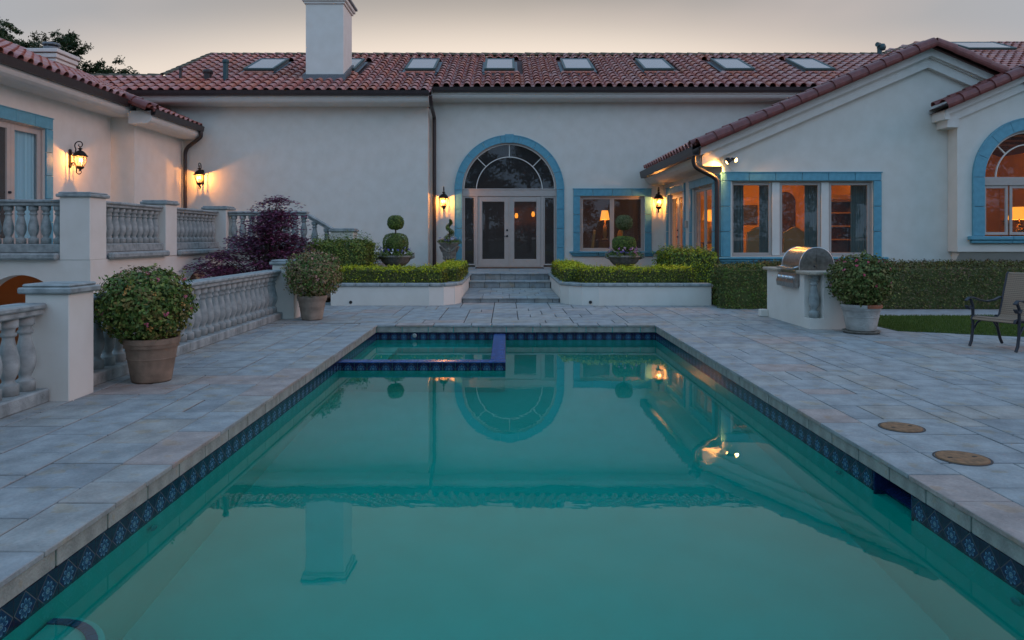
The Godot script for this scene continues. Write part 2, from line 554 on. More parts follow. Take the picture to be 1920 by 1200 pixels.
func pool() -> void:
	var x0 := -2.125; var x1 := 2.45; var d0 := 0.9; var d1 := 12.16
	var p := Node3D.new()
	p.name = "swimming_pool"
	add_child(p)
	p.set_meta("kind", "structure")
	tag(p, "rectangular swimming pool with blue flowered waterline tiles and corner spa", "pool")
	var s := B.new()
	var yb := -1.5
	s.span(Vector3(x0 - 0.24, yb - 0.15, -d0 + 0.24), Vector3(x1 + 0.24, yb, -d1 - 0.24))
	s.span(Vector3(x0 - 0.24, yb, -d0 + 0.24), Vector3(x0 - 0.014, -0.028, -d1 - 0.24))
	s.span(Vector3(x0 - 0.014, yb, -d0 + 0.24), Vector3(x1 + 0.014, -0.028, -d0 + 0.014))
	s.span(Vector3(x0 - 0.014, yb, -d1 - 0.014), Vector3(x1 + 0.014, -0.028, -d1 - 0.24))
	# the east wall leaves out the mouth of the skimmer
	var sk0 := 4.48; var sk1 := 4.96
	s.span(Vector3(x1 + 0.014, yb, -d0 + 0.24), Vector3(x1 + 0.24, -0.028, -sk0))
	s.span(Vector3(x1 + 0.014, yb, -sk1), Vector3(x1 + 0.24, -0.028, -d1 - 0.24))
	s.span(Vector3(x1 + 0.014, yb, -sk0), Vector3(x1 + 0.24, -0.34, -sk1))
	put(p, "shell", s, M.plaster)
	var sk := B.new()
	sk.span(Vector3(x1 + 0.20, -0.34, -sk0 - 0.002), Vector3(x1 + 0.25, -0.03, -sk1 + 0.002))
	sk.span(Vector3(x1 + 0.004, -0.34, -sk0 - 0.002), Vector3(x1 + 0.20, -0.03, -sk0 - 0.014))
	sk.span(Vector3(x1 + 0.004, -0.34, -sk1 + 0.002), Vector3(x1 + 0.20, -0.03, -sk1 + 0.014))
	put(p, "skimmer_back", sk, M.tile_blue)
	var weir := B.new()
	weir.box(Vector3(x1 + 0.09, -0.235, -(sk0 + sk1) / 2), Vector3(0.10, 0.012, sk1 - sk0 - 0.03), Basis(Vector3.BACK, 0.35))
	put(p, "skimmer_flap", weir, M.tile_blue)
	# entry step with a rounded front and a tiled nosing, just under the water
	var step := B.new()
	var poly := PackedVector2Array()
	var arc := []
	for i in 17:
		var a := PI * 0.5 * i / 16.0
		arc.append(Vector2(-2.12 + 0.50 * pow(sin(a), 0.8), 2.35 + 1.15 * pow(cos(a), 0.8)))
	poly.append(Vector2(-2.12, 0.92)); poly.append(Vector2(-1.62, 0.92))
	for i in 17:
		poly.append(arc[16 - i])
	step.extrude(poly, -1.49, -0.50, Transform3D(Basis(Vector3.RIGHT, Vector3(0, 0, -1), Vector3.UP), Vector3.ZERO))
	put(p, "entry_step", step, M.plaster)
	for i in 16:
		for k in 2:
			var a: Vector2 = arc[i].lerp(arc[i + 1], k * 0.5 + 0.03)
			var b: Vector2 = arc[i].lerp(arc[i + 1], k * 0.5 + 0.46)
			var inn := (b - a).orthogonal().normalized() * 0.05
			if (a + inn).distance_to(Vector2(-2.12, 2.3)) > a.distance_to(Vector2(-2.12, 2.3)):
				inn = -inn
			var nb := B.new()
			nb.beam(Vector3(a.x + inn.x, -0.494, -a.y - inn.y), Vector3(b.x + inn.x, -0.494, -b.y - inn.y), 0.045, 0.018)
			put(p, "nosing_tile", nb, M.tile_mid)
	# waterline tiles, each one a piece
	var tm := B.new()
	tm.box(Vector3.ZERO, Vector3(0.157, 0.157, 0.013))
	var tile_mesh := tm.mesh()
	var yt := -0.199
	var nside := int((d1 - d0) / 0.16)
	for i in nside:
		var d := d1 - 0.08 - i * 0.16
		var o := put(p, "waterline_tile", tile_mesh, M.tile_print, Vector3(x0 - 0.006, yt, -d))
		o.rotation.y = PI / 2
		if d > sk1 or d < sk0:
			o = put(p, "waterline_tile", tile_mesh, M.tile_print, Vector3(x1 + 0.006, yt, -d))
			o.rotation.y = -PI / 2
	var nfar := int((x1 - x0) / 0.16)
	for i in nfar:
		put(p, "waterline_tile", tile_mesh, M.tile_print, Vector3(x0 + (x1 - x0 - nfar * 0.16) / 2 + 0.08 + i * 0.16, yt, -d1 - 0.006))
	for sgn in [-1.0, 1.0]:
		var gap := (x1 - x0 - nfar * 0.16) / 2
		var o := put(p, "waterline_tile", tile_mesh, M.tile_print, Vector3((x0 + x1) / 2 + sgn * ((x1 - x0) / 2 - gap / 2), yt, -d1 - 0.006))
		o.scale = Vector3(gap / 0.16, 1, 1)
	var cut := put(p, "spa_face_tile", tile_mesh, M.tile_print, Vector3(x0 + 0.02, -0.231, -9.418))
	cut.scale = Vector3(0.26, 1, 1)
	cut = put(p, "spa_top_tile", tile_mesh, M.tile_top, Vector3(x0 + 0.02, -0.148, -9.505))
	cut.rotation.x = -PI / 2
	cut.scale = Vector3(0.26, 1.18, 1)
	# coping: face stones above the tiles, flat slabs on top
	var runs := [[Vector3(x0, 0, -d0), Vector3(x0, 0, -d1), Vector3(1, 0, 0)], [Vector3(x1, 0, -d0), Vector3(x1, 0, -d1), Vector3(-1, 0, 0)], [Vector3(x0, 0, -d1), Vector3(x1, 0, -d1), Vector3(0, 0, 1)], [Vector3(x0, 0, -d0), Vector3(x1, 0, -d0), Vector3(0, 0, -1)]]
	for k in 4:
		var a: Vector3 = runs[k][0]
		var b: Vector3 = runs[k][1]
		var inn: Vector3 = runs[k][2]
		var len := a.distance_to(b)
		var dir := (b - a) / len
		var at := 0.0
		while at < len - 0.02:
			var l := minf(rng.randf_range(0.41, 0.46), len - at)
			if len - at - l < 0.15:
				l = len - at
			var f := B.new()
			f.beam(a + dir * (at + 0.006) - inn * (0.030 - rng.randf() * 0.003) + Vector3(0, -0.074, 0), a + dir * (at + l - 0.006) - inn * 0.030 + Vector3(0, -0.074, 0), 0.058, 0.086, 0.003)
			put(p, "coping_face_stone", f, M.coping)
			at += l
		at = 0.0 if k < 2 else -0.31
		var stop := len if k < 2 else len + 0.31
		while at < stop - 0.02:
			var l := minf([0.34, 0.46, 0.62, 0.80][rng.randi() % 4], stop - at)
			if stop - at - l < 0.2:
				l = stop - at
			var f := B.new()
			var lift := Vector3(0, -0.0145 + rng.randf() * 0.003, 0)
			var off := 0.15
			f.beam(a + dir * (at + 0.006) - inn * off + lift, a + dir * (at + l - 0.006) - inn * off + lift, 0.324, 0.03, 0.004)
			put(p, "coping_slab", f, M.paver[[0, 1, 5, 3, 4, 5][rng.randi() % 6]])
			at += l
	# the spa in the far corner
	var w := B.new()
	w.span(Vector3(x0 - 0.01, yb, -9.425), Vector3(-0.02, -0.155, -9.60))
	w.span(Vector3(-0.19, yb, -9.60), Vector3(-0.02, -0.155, -d1 - 0.01))
	w.span(Vector3(x0 - 0.01, yb, -9.60), Vector3(-0.19, -1.0, -d1 - 0.01))
	w.span(Vector3(x0 - 0.01, -1.0, -d1 + 0.5), Vector3(-0.19, -0.62, -d1 - 0.01))
	w.span(Vector3(x0 - 0.01, -1.0, -9.60), Vector3(x0 + 0.42, -0.62, -d1 + 0.5))
	put(p, "spa_wall", w, M.plaster)
	for i in 13:
		var x := -0.085 - i * 0.16
		put(p, "spa_face_tile", tile_mesh, M.tile_print, Vector3(x, -0.231, -9.418))
		var o := put(p, "spa_top_tile", tile_mesh, M.tile_top, Vector3(x, -0.148, -9.505))
		o.rotation.x = -PI / 2
		o.scale = Vector3(1, 1.18, 1)
		if i > 0:
			o = put(p, "spa_face_tile", tile_mesh, M.tile_print, Vector3(x - 0.09, -0.231, -9.607))
			o.rotation.y = PI
	for i in 16:
		var d := 9.69 + i * 0.16
		if d > d1 - 0.05:
			break
		var o := put(p, "spa_top_tile", tile_mesh, M.tile_top, Vector3(-0.105, -0.148, -d))
		o.rotation.x = -PI / 2
		o.scale = Vector3(1.18, 1, 1)
		o = put(p, "spa_face_tile", tile_mesh, M.tile_print, Vector3(-0.013, -0.231, -d))
		o.rotation.y = PI / 2
		o = put(p, "spa_face_tile", tile_mesh, M.tile_print, Vector3(-0.197, -0.231, -d))
		o.rotation.y = -PI / 2
	var corner := put(p, "spa_face_tile", tile_mesh, M.tile_print, Vector3(-0.013, -0.231, -9.51))
	corner.rotation.y = PI / 2
	# fittings in the walls
	for q in [[Vector3(x0 + 0.008, -0.42, -4.45), PI / 2], [Vector3(x1 - 0.008, -0.40, -5.45), -PI / 2], [Vector3(x1 - 0.008, -0.40, -3.55), -PI / 2], [Vector3(-1.50, -0.17, -d1 + 0.006), 0.0]]:
		var f := B.new()
		f.lathe([Vector2(0.0, 0.012), Vector2(0.012, 0.008), Vector2(0.016, 0.016), Vector2(0.03, 0.012), Vector2(0.036, 0.0)], 18, Transform3D(Basis(Vector3.UP, q[1]) * Basis(Vector3.RIGHT, PI / 2), q[0]))
		put(p, "inlet_fitting", f, M.fitting)
	var wat := B.new()
	wat.quad(Vector3(x0, WATER, -d0), Vector3(x1, WATER, -d0), Vector3(x1, WATER, -d1), Vector3(x0, WATER, -d1))
	wat.quad(Vector3(x1 + 0.0, WATER, -sk0 - 0.015), Vector3(x1 + 0.199, WATER, -sk0 - 0.015), Vector3(x1 + 0.199, WATER, -sk1 + 0.015), Vector3(x1 + 0.0, WATER, -sk1 + 0.015))
	structure("water", wat, M.water)

func ashlar(list: Array, x0: float, d0: float, nx: int, nd: int, u: float, skip: Callable) -> void:
	var taken := PackedByteArray()
	taken.resize(nx * nd)
	for j in nd:
		for i in nx:
			if taken[j * nx + i]:
				continue
			var sizes := [[3, 2], [2, 2], [3, 2], [2, 3], [2, 1], [4, 2], [3, 3], [1, 2], [3, 1], [2, 2]]
			var pick: Array = sizes[rng.randi() % sizes.size()]
			var best := [1, 1]
			for t in [pick, [3, 2], [2, 2], [2, 1], [1, 2], [1, 1]]:
				var good: bool = i + t[0] <= nx and j + t[1] <= nd
				if good:
					for b in t[1]:
						for a in t[0]:
							if taken[(j + b) * nx + i + a]:
								good = false
				if good:
					best = t
					break
			for b in best[1]:
				for a in best[0]:
					taken[(j + b) * nx + i + a] = 1
			var cx: float = x0 + (i + best[0] * 0.5) * u
			var cd: float = d0 + (j + best[1] * 0.5) * u
			if skip.call(cx, cd):
				continue
			list.append([cx, cd, best[0] * u, best[1] * u])

func in_lawn(x: float, d: float) -> bool:
	return x > 6.1 and d > lawn_edge(x) + 0.05

func lawn_edge(x: float) -> float:
	return 11.4 - 0.46 * (x - 6.0) if x < 7.4 else maxf(10.756 - 0.2 * (x - 7.4), 9.4)

func deck() -> void:
	var dk := Node3D.new()
	dk.name = "pool_deck"
	add_child(dk)
	dk.set_meta("kind", "structure")
	tag(dk, "stone paved deck of irregular rectangular slabs round the pool", "paving")
	var s := B.new()
	for r in [[-4.28, -2.37, -4.0, 12.42], [2.70, 20.0, -4.0, 12.42], [-4.28, 20.0, 12.42, 16.6], [-2.37, 2.70, -4.0, 0.64]]:
		s.span(Vector3(r[0], -0.06, -r[2]), Vector3(r[1], -0.016, -r[3]))
	put(dk, "mortar_bed", s, M.grout)
	var list := []
	var u := 0.232
	ashlar(list, -2.438 - 8 * u, -2.0, 8, 62, u, func(x, d): return d > 12.47)
	ashlar(list, 2.764, -2.0, 56, 79, u, func(x, d): return in_lawn(x, d) or d > 15.8 or (x > 6.0 and d > 13.5))
	ashlar(list, 2.764 - 31 * u, 12.478, 31, 17, u, func(x, d): return false)
	ashlar(list, -2.42, -2.0, 22, 11, u, func(x, d): return d > 0.55)
	list.sort_custom(func(a, b): return seen_size(a) > seen_size(b))
	var cache := {}
	var mass := B.new()
	var tints := [Color(0.42, 0.445, 0.455), Color(0.475, 0.485, 0.475), Color(0.37, 0.40, 0.42), Color(0.51, 0.43, 0.40), Color(0.47, 0.455, 0.43), Color(0.44, 0.47, 0.485)]
	for k in list.size():
		var q: Array = list[k]
		var v: int = [0, 0, 1, 5, 5, 2, 4, 3, 1, 5][rng.randi() % 10]
		var at := Vector3(q[0], -0.02 + rng.randf_range(-0.0016, 0.0016), -q[1])
		var size := Vector3(q[2] - 0.015, 0.04, q[3] - 0.015)
		var turn := Basis.from_euler(Vector3(rng.randf_range(-0.003, 0.003), rng.randf_range(-0.004, 0.004), rng.randf_range(-0.003, 0.003)))
		if k < 290:
			var key := "%.2f %.2f" % [q[2], q[3]]
			if not cache.has(key):
				var b := B.new()
				b.box(Vector3.ZERO, size, Basis(), 0.004)
				cache[key] = b.mesh()
			var o := put(dk, "paving_slab", cache[key], M.paver[v], at)
			o.basis = turn
		else:
			mass.col = tints[v] * (0.93 + 0.1 * rng.randf())
			mass.box(at, size, turn, 0.004)
	var rest := put(dk, "far_paving", mass, M.paver_mass)
	rest.set_meta("kind", "stuff")

func seen_size(q: Array) -> float:
	var d: float = q[1]
	if d < 2.4 or absf(q[0]) > d * 0.72:
		return 0.0
	return q[2] * q[3] / (d * d * d)

func lawn_and_path() -> void:
	var pth := B.new()
	pth.span(Vector3(5.95, -0.06, -13.55), Vector3(20, -0.004, -14.9))
	structure("path", pth, M.path)
	var soil := B.new()
	var poly := PackedVector2Array([Vector2(6.0, 13.56)])
	var x := 6.0
	while x < 20.0:
		poly.append(Vector2(x, lawn_edge(x)))
		x += 0.35
	poly.append(Vector2(20, lawn_edge(20))); poly.append(Vector2(20, 13.56))
	soil.extrude(poly, -0.06, 0.006, Transform3D(Basis(Vector3.RIGHT, Vector3(0, 0, -1), Vector3.UP), Vector3.ZERO))
	var lawn := structure("lawn", soil, M.turf)
	var g := B.new()
	for i in 60000:
		var gx := 6.02 + rng.randf() * 6.8
		var e := lawn_edge(gx)
		var gd := e + rng.randf() * (13.54 - e)
		var k := rng.randf()
		g.col = Color(0.05 + 0.07 * k, 0.10 + 0.07 * k, 0.012 + 0.008 * k)
		var a := rng.randf() * TAU
		var hgt := rng.randf_range(0.025, 0.05)
		var s := Vector3(cos(a), 0, sin(a)) * 0.004
		var base := Vector3(gx, 0.004, -gd)
		var tip := base + Vector3(rng.randf_range(-0.015, 0.015), hgt, rng.randf_range(-0.015, 0.015))
		g.tri_out(base - s, base + s, tip, Vector3(0, 0.2, 1))
	var grass := put(lawn, "grass", g, M.grass)
	grass.set_meta("kind", "stuff")

# ---------------------------------------------------------------- the villa
func csg_wall(parent: Node, called: String, shape: B, m: Material, cuts: Array) -> void:
	# cuts: ["box", corner, corner] or ["arch", centre, radius, axis ("z" or "x")]
	var w := CSGMesh3D.new()
	w.name = numbered(parent, called)
	w.mesh = shape.mesh()
	w.material = m
	parent.add_child(w, true)
	for q in cuts:
		var s: CSGShape3D
		if q[0] == "box":
			var b := CSGBox3D.new()
			b.size = (q[2] - q[1]).abs()
			b.position = (q[1] + q[2]) * 0.5
			s = b
		else:
			var cy := CSGCylinder3D.new()
			cy.radius = q[2]
			cy.height = 2.0
			cy.sides = 64
			cy.position = q[1]
			if q[3] == "z":
				cy.rotation.x = PI / 2
			else:
				cy.rotation.z = PI / 2
			s = cy
		s.material = m
		s.operation = CSGShape3D.OPERATION_SUBTRACTION
		s.name = numbered(w, "opening")
		w.add_child(s, true)

func span_shape(a: Vector3, b: Vector3) -> B:
	var s := B.new()
	s.span(a, b)
	return s

func blocks(parent: Node, called: String, x0: float, x1: float, y0: float, y1: float, along_x: bool, z1: float, piece := 0.62) -> void:
	var len := x1 - x0 if along_x else y1 - y0
	var k := maxi(1, roundi(len / piece))
	for i in k:
		var a := len * i / k + 0.005
		var b := len * (i + 1) / k - 0.005
		var s := B.new()
		if along_x:
			s.span(Vector3(x0 + a, y0, 0.0), Vector3(x0 + b, y1, z1), 0.006)
		else:
			s.span(Vector3(x0, y0 + a, 0.0), Vector3(x1, y0 + b, z1), 0.006)
		put(parent, called, s, M.blue)

func sash(parent: Node, x0: float, x1: float, y0: float, y1: float, bar: float, z: float, m: Material) -> void:
	var f := B.new()
	f.span(Vector3(x0, y0, z - 0.045), Vector3(x0 + bar, y1, z), 0.005)
	f.span(Vector3(x1 - bar, y0, z - 0.045), Vector3(x1, y1, z), 0.005)
	f.span(Vector3(x0 + bar, y0, z - 0.044), Vector3(x1 - bar, y0 + bar, z - 0.001), 0.005)
	f.span(Vector3(x0 + bar, y1 - bar, z - 0.044), Vector3(x1 - bar, y1, z - 0.001), 0.005)
	put(parent, "sash", f, m)
	var g := B.new()
	g.quad(Vector3(x0 + bar, y0 + bar, z - 0.022), Vector3(x1 - bar, y0 + bar, z - 0.022), Vector3(x1 - bar, y1 - bar, z - 0.022), Vector3(x0 + bar, y1 - bar, z - 0.022))
	put(parent, "pane", g, M.glass)

func casing(parent: Node, w: float, h: float, z := -0.05) -> void:
	var f := B.new()
	f.span(Vector3(0, 0, z - 0.10), Vector3(0.035, h, z))
	f.span(Vector3(w - 0.035, 0, z - 0.10), Vector3(w, h, z))
	f.span(Vector3(0.035, h - 0.035, z - 0.10), Vector3(w - 0.035, h, z - 0.001))
	f.span(Vector3(0.035, 0, z - 0.10), Vector3(w - 0.035, 0.035, z - 0.001))
	put(parent, "frame", f, M.frame)

func surround(parent: Node, w: float, h: float, sw: float, sill := true) -> void:
	blocks(parent, "surround_block", -sw, w + sw, h, h + sw, true, 0.045, 0.66)
	blocks(parent, "surround_block", -sw, -0.0, 0.0, h - 0.004, false, 0.045, 0.62)
	blocks(parent, "surround_block", w, w + sw, 0.0, h - 0.004, false, 0.045, 0.62)
	var lip := B.new()  # raised outer moulding
	lip.span(Vector3(-sw - 0.02, h + sw, 0.0), Vector3(w + sw + 0.02, h + sw + 0.025, 0.06), 0.006)
	put(parent, "head_moulding", lip, M.blue)
	if sill:
		var k := maxi(2, roundi((w + 2 * sw) / 0.95))
		var a := -sw - 0.13
		var len := w + 2 * sw + 0.26
		for i in k:
			var s := B.new()
			var l0 := a + len * i / k + 0.003
			var l1 := a + len * (i + 1) / k - 0.003
			s.span(Vector3(l0, -0.06, 0.0), Vector3(l1, -0.002, 0.13), 0.012)
			s.span(Vector3(l0 + (0.04 if i == 0 else 0.0), -0.12, 0.0), Vector3(l1 - (0.04 if i == k - 1 else 0.0), -0.06, 0.095), 0.015)
			s.span(Vector3(l0 + (0.08 if i == 0 else 0.0), -0.17, 0.0), Vector3(l1 - (0.08 if i == k - 1 else 0.0), -0.12, 0.06), 0.012)
			put(parent, "sill_stone", s, M.blue)

func arch_surround(parent: Node, cx: float, cy: float, r0: float, r1: float, base: float, n: int) -> void:
	for i in n:
		var a0 := PI * i / n + 0.0035
		var a1 := PI * (i + 1) / n - 0.0035
		var poly := PackedVector2Array()
		for k in 7:
			var a := lerpf(a0, a1, k / 6.0)
			poly.append(Vector2(cx + cos(a) * r1, cy + sin(a) * r1))
		for k in 7:
			var a := lerpf(a1, a0, k / 6.0)
			poly.append(Vector2(cx + cos(a) * r0, cy + sin(a) * r0))
		var s := B.new()
		s.extrude(poly, 0.0, 0.045)
		put(parent, "surround_block", s, M.blue)
	var rim := B.new()
	for k in 48:
		var a := PI * k / 48.0
		var b := PI * (k + 1) / 48.0
		rim.extrude(PackedVector2Array([Vector2(cx + cos(a) * r1, cy + sin(a) * r1), Vector2(cx + cos(a) * (r1 + 0.03), cy + sin(a) * (r1 + 0.03)), Vector2(cx + cos(b) * (r1 + 0.03), cy + sin(b) * (r1 + 0.03)), Vector2(cx + cos(b) * r1, cy + sin(b) * r1)]), 0.0, 0.06)
	put(parent, "outer_moulding", rim, M.blue)
	for sgn in [-1.0, 1.0]:
		blocks(parent, "surround_block", cx + (r0 if sgn > 0 else -r1), cx + (r1 if sgn > 0 else -r0), base, cy - 0.003, false, 0.045, 0.64)
		var m := B.new()
		m.span(Vector3(cx + sgn * r1, base, 0.0), Vector3(cx + sgn * (r1 + 0.03), cy, 0.06))
		put(parent, "outer_moulding", m, M.blue)

func ring(s: B, cx: float, cy: float, r0: float, r1: float, z0: float, z1: float, n := 40) -> void:
	for k in n:
		var a := PI * k / n
		var b := PI * (k + 1) / n
		s.extrude(PackedVector2Array([Vector2(cx + cos(a) * r0, cy + sin(a) * r0), Vector2(cx + cos(a) * r1, cy + sin(a) * r1), Vector2(cx + cos(b) * r1, cy + sin(b) * r1), Vector2(cx + cos(b) * r0, cy + sin(b) * r0)]), z0, z1)

func fan_light(parent: Node, cx: float, cy: float, r: float) -> void:
	var f := B.new()
	ring(f, cx, cy, r - 0.045, r, -0.15, -0.055)
	put(parent, "fan_frame", f, M.frame)
	var q := B.new()
	ring(q, cx, cy, r - 0.065, r - 0.045, -0.12, -0.06)
	put(parent, "fan_bead", q, M.muntin)
	var ri := r * 0.70
	var k := B.new()
	ring(k, cx, cy, ri - 0.012, ri + 0.012, -0.115, -0.075)
	put(parent, "muntin", k, M.muntin)
	for a in [PI * 0.25, PI * 0.5, PI * 0.75]:
		var b := B.new()
		b.beam(Vector3(cx + cos(a) * (ri + 0.012), cy + sin(a) * (ri + 0.012), -0.095), Vector3(cx + cos(a) * (r - 0.062), cy + sin(a) * (r - 0.062), -0.095), 0.024, 0.038, 0.0, Vector3(0, 0, 1))
		put(parent, "muntin", b, M.muntin)
	var poly := PackedVector2Array()
	for i in 33:
		var a := PI * i / 32.0
		poly.append(Vector2(cx + cos(a) * (r - 0.05), cy + sin(a) * (r - 0.05)))
	var g := B.new()
	for i in 32:
		g.tri_out(Vector3(cx, cy, -0.096), Vector3(poly[i].x, poly[i].y, -0.096), Vector3(poly[i + 1].x, poly[i + 1].y, -0.096), Vector3(0, 0, 1))
	put(parent, "pane", g, M.glass)

func tile_mesh_s() -> ArrayMesh:
	# clay roof tile: a barrel and the pan beside it, lying along local z with its open end at +z
	var b := B.new()
	var l := 0.50
	var r := 0.116
	var n := 8
	for side in 2:
		for i in n:
			var a := PI * i / n
			var c := PI * (i + 1) / n
			var rr := r - 0.016 * side
			var y0 := 0.038
			var y1 := -0.008
			var t := 0.86
			var p := Vector3(cos(a) * rr, sin(a) * rr * 0.95 + y0, 0.05)
			var q := Vector3(cos(c) * rr, sin(c) * rr * 0.95 + y0, 0.05)
			var p2 := Vector3(cos(a) * rr * t, sin(a) * rr * 0.9 + y1, -l + 0.05)
			var q2 := Vector3(cos(c) * rr * t, sin(c) * rr * 0.9 + y1, -l + 0.05)
			var out := Vector3(cos((a + c) / 2), sin((a + c) / 2), 0) * (1.0 if side == 0 else -1.0)
			b.quad_out(p, q, q2, p2, out)
			if side == 0:
				b.quad_out(p, q, Vector3(cos(c) * (rr - 0.016), sin(c) * (rr - 0.016) * 0.95 + y0, 0.05), Vector3(cos(a) * (rr - 0.016), sin(a) * (rr - 0.016) * 0.95 + y0, 0.05), Vector3(0, 0, 1))
	for i in 4:
		var u0 := i / 4.0
		var u1 := (i + 1) / 4.0
		var f := func(u): return Vector2(lerpf(0.106, 0.222, u), 0.034 - 0.035 * sin(PI * u))
		var a: Vector2 = f.call(u0)
		var c: Vector2 = f.call(u1)
		b.quad_out(Vector3(a.x, a.y, 0.05), Vector3(c.x, c.y, 0.05), Vector3(c.x, c.y - 0.034, -l + 0.05), Vector3(a.x, a.y - 0.034, -l + 0.05), Vector3.UP)
		b.quad_out(Vector3(a.x, a.y, 0.05), Vector3(c.x, c.y, 0.05), Vector3(c.x, c.y - 0.02, 0.05), Vector3(a.x, a.y - 0.02, 0.05), Vector3(0, 0, 1))
	return b.mesh()

func barrel_mesh(l: float, r: float) -> ArrayMesh:
	# half round clay tile along local z, arched to +y, wider end at +z
	var b := B.new()
	var n := 10
	for side in 2:
		for i in n:
			var a := PI * i / n
			var c := PI * (i + 1) / n
			var rr := r - 0.014 * side
			var f := func(x, z, k): return Vector3(cos(x) * rr * k, sin(x) * rr * k, z)
			b.quad_out(f.call(a, l * 0.55, 1.0), f.call(c, l * 0.55, 1.0), f.call(c, -l * 0.55, 0.9), f.call(a, -l * 0.55, 0.9), Vector3(cos((a + c) / 2), sin((a + c) / 2), 0) * (1.0 if side == 0 else -1.0))
			if side == 0:
				for e in [[l * 0.55, 1.0], [-l * 0.55, 0.9]]:
					var rin := (r - 0.014) * float(e[1])
					b.quad_out(f.call(a, e[0], e[1]), f.call(c, e[0], e[1]), Vector3(cos(c) * rin, sin(c) * rin, e[0]), Vector3(cos(a) * rin, sin(a) * rin, e[0]), Vector3(0, 0, signf(e[0])))
	return b.mesh()

const PITCH := 0.43
const COLUMN := 0.327
const COURSE := 0.45

func roof_y(d: float) -> float:  # front slope of the main roof
	return 6.25 + PITCH * (d - 23.8)

func cornice(parent: Node, d_wall: float, d_edge: float, y0: float, y1: float, x0: float, x1: float) -> void:
	var h := y1 - y0
	var s := B.new()
	var poly := PackedVector2Array([Vector2(d_wall, y1 + 0.10), Vector2(d_edge, y1 + 0.10), Vector2(d_edge, y0 + h * 0.75), Vector2(d_edge + 0.03, y0 + h * 0.70), Vector2(d_edge + 0.045, y0 + h * 0.45), Vector2(d_edge + 0.09, y0 + h * 0.2), Vector2(d_edge + 0.16, y0 + h * 0.05), Vector2(d_edge + 0.22, y0), Vector2(d_wall, y0)])
	s.extrude(poly, x0, x1, Transform3D(Basis(Vector3(0, 0, -1), Vector3.UP, Vector3.RIGHT), Vector3.ZERO))
	put(parent, "cornice", s, M.trim_paint)

func gutter_profile(inner: float, outer: float, y0: float, y1: float) -> PackedVector2Array:
	# channel section: open at the top
	var s := signf(outer - inner)
	return PackedVector2Array([Vector2(inner, y0), Vector2(outer - s * 0.03, y0), Vector2(outer - s * 0.01, y0 + (y1 - y0) * 0.4), Vector2(outer, y0 + (y1 - y0) * 0.75), Vector2(outer + s * 0.012, y1), Vector2(outer - s * 0.012, y1), Vector2(outer - s * 0.03, y0 + 0.03), Vector2(inner + s * 0.012, y0 + 0.03), Vector2(inner + s * 0.012, y1 - 0.01), Vector2(inner, y1 - 0.01)])

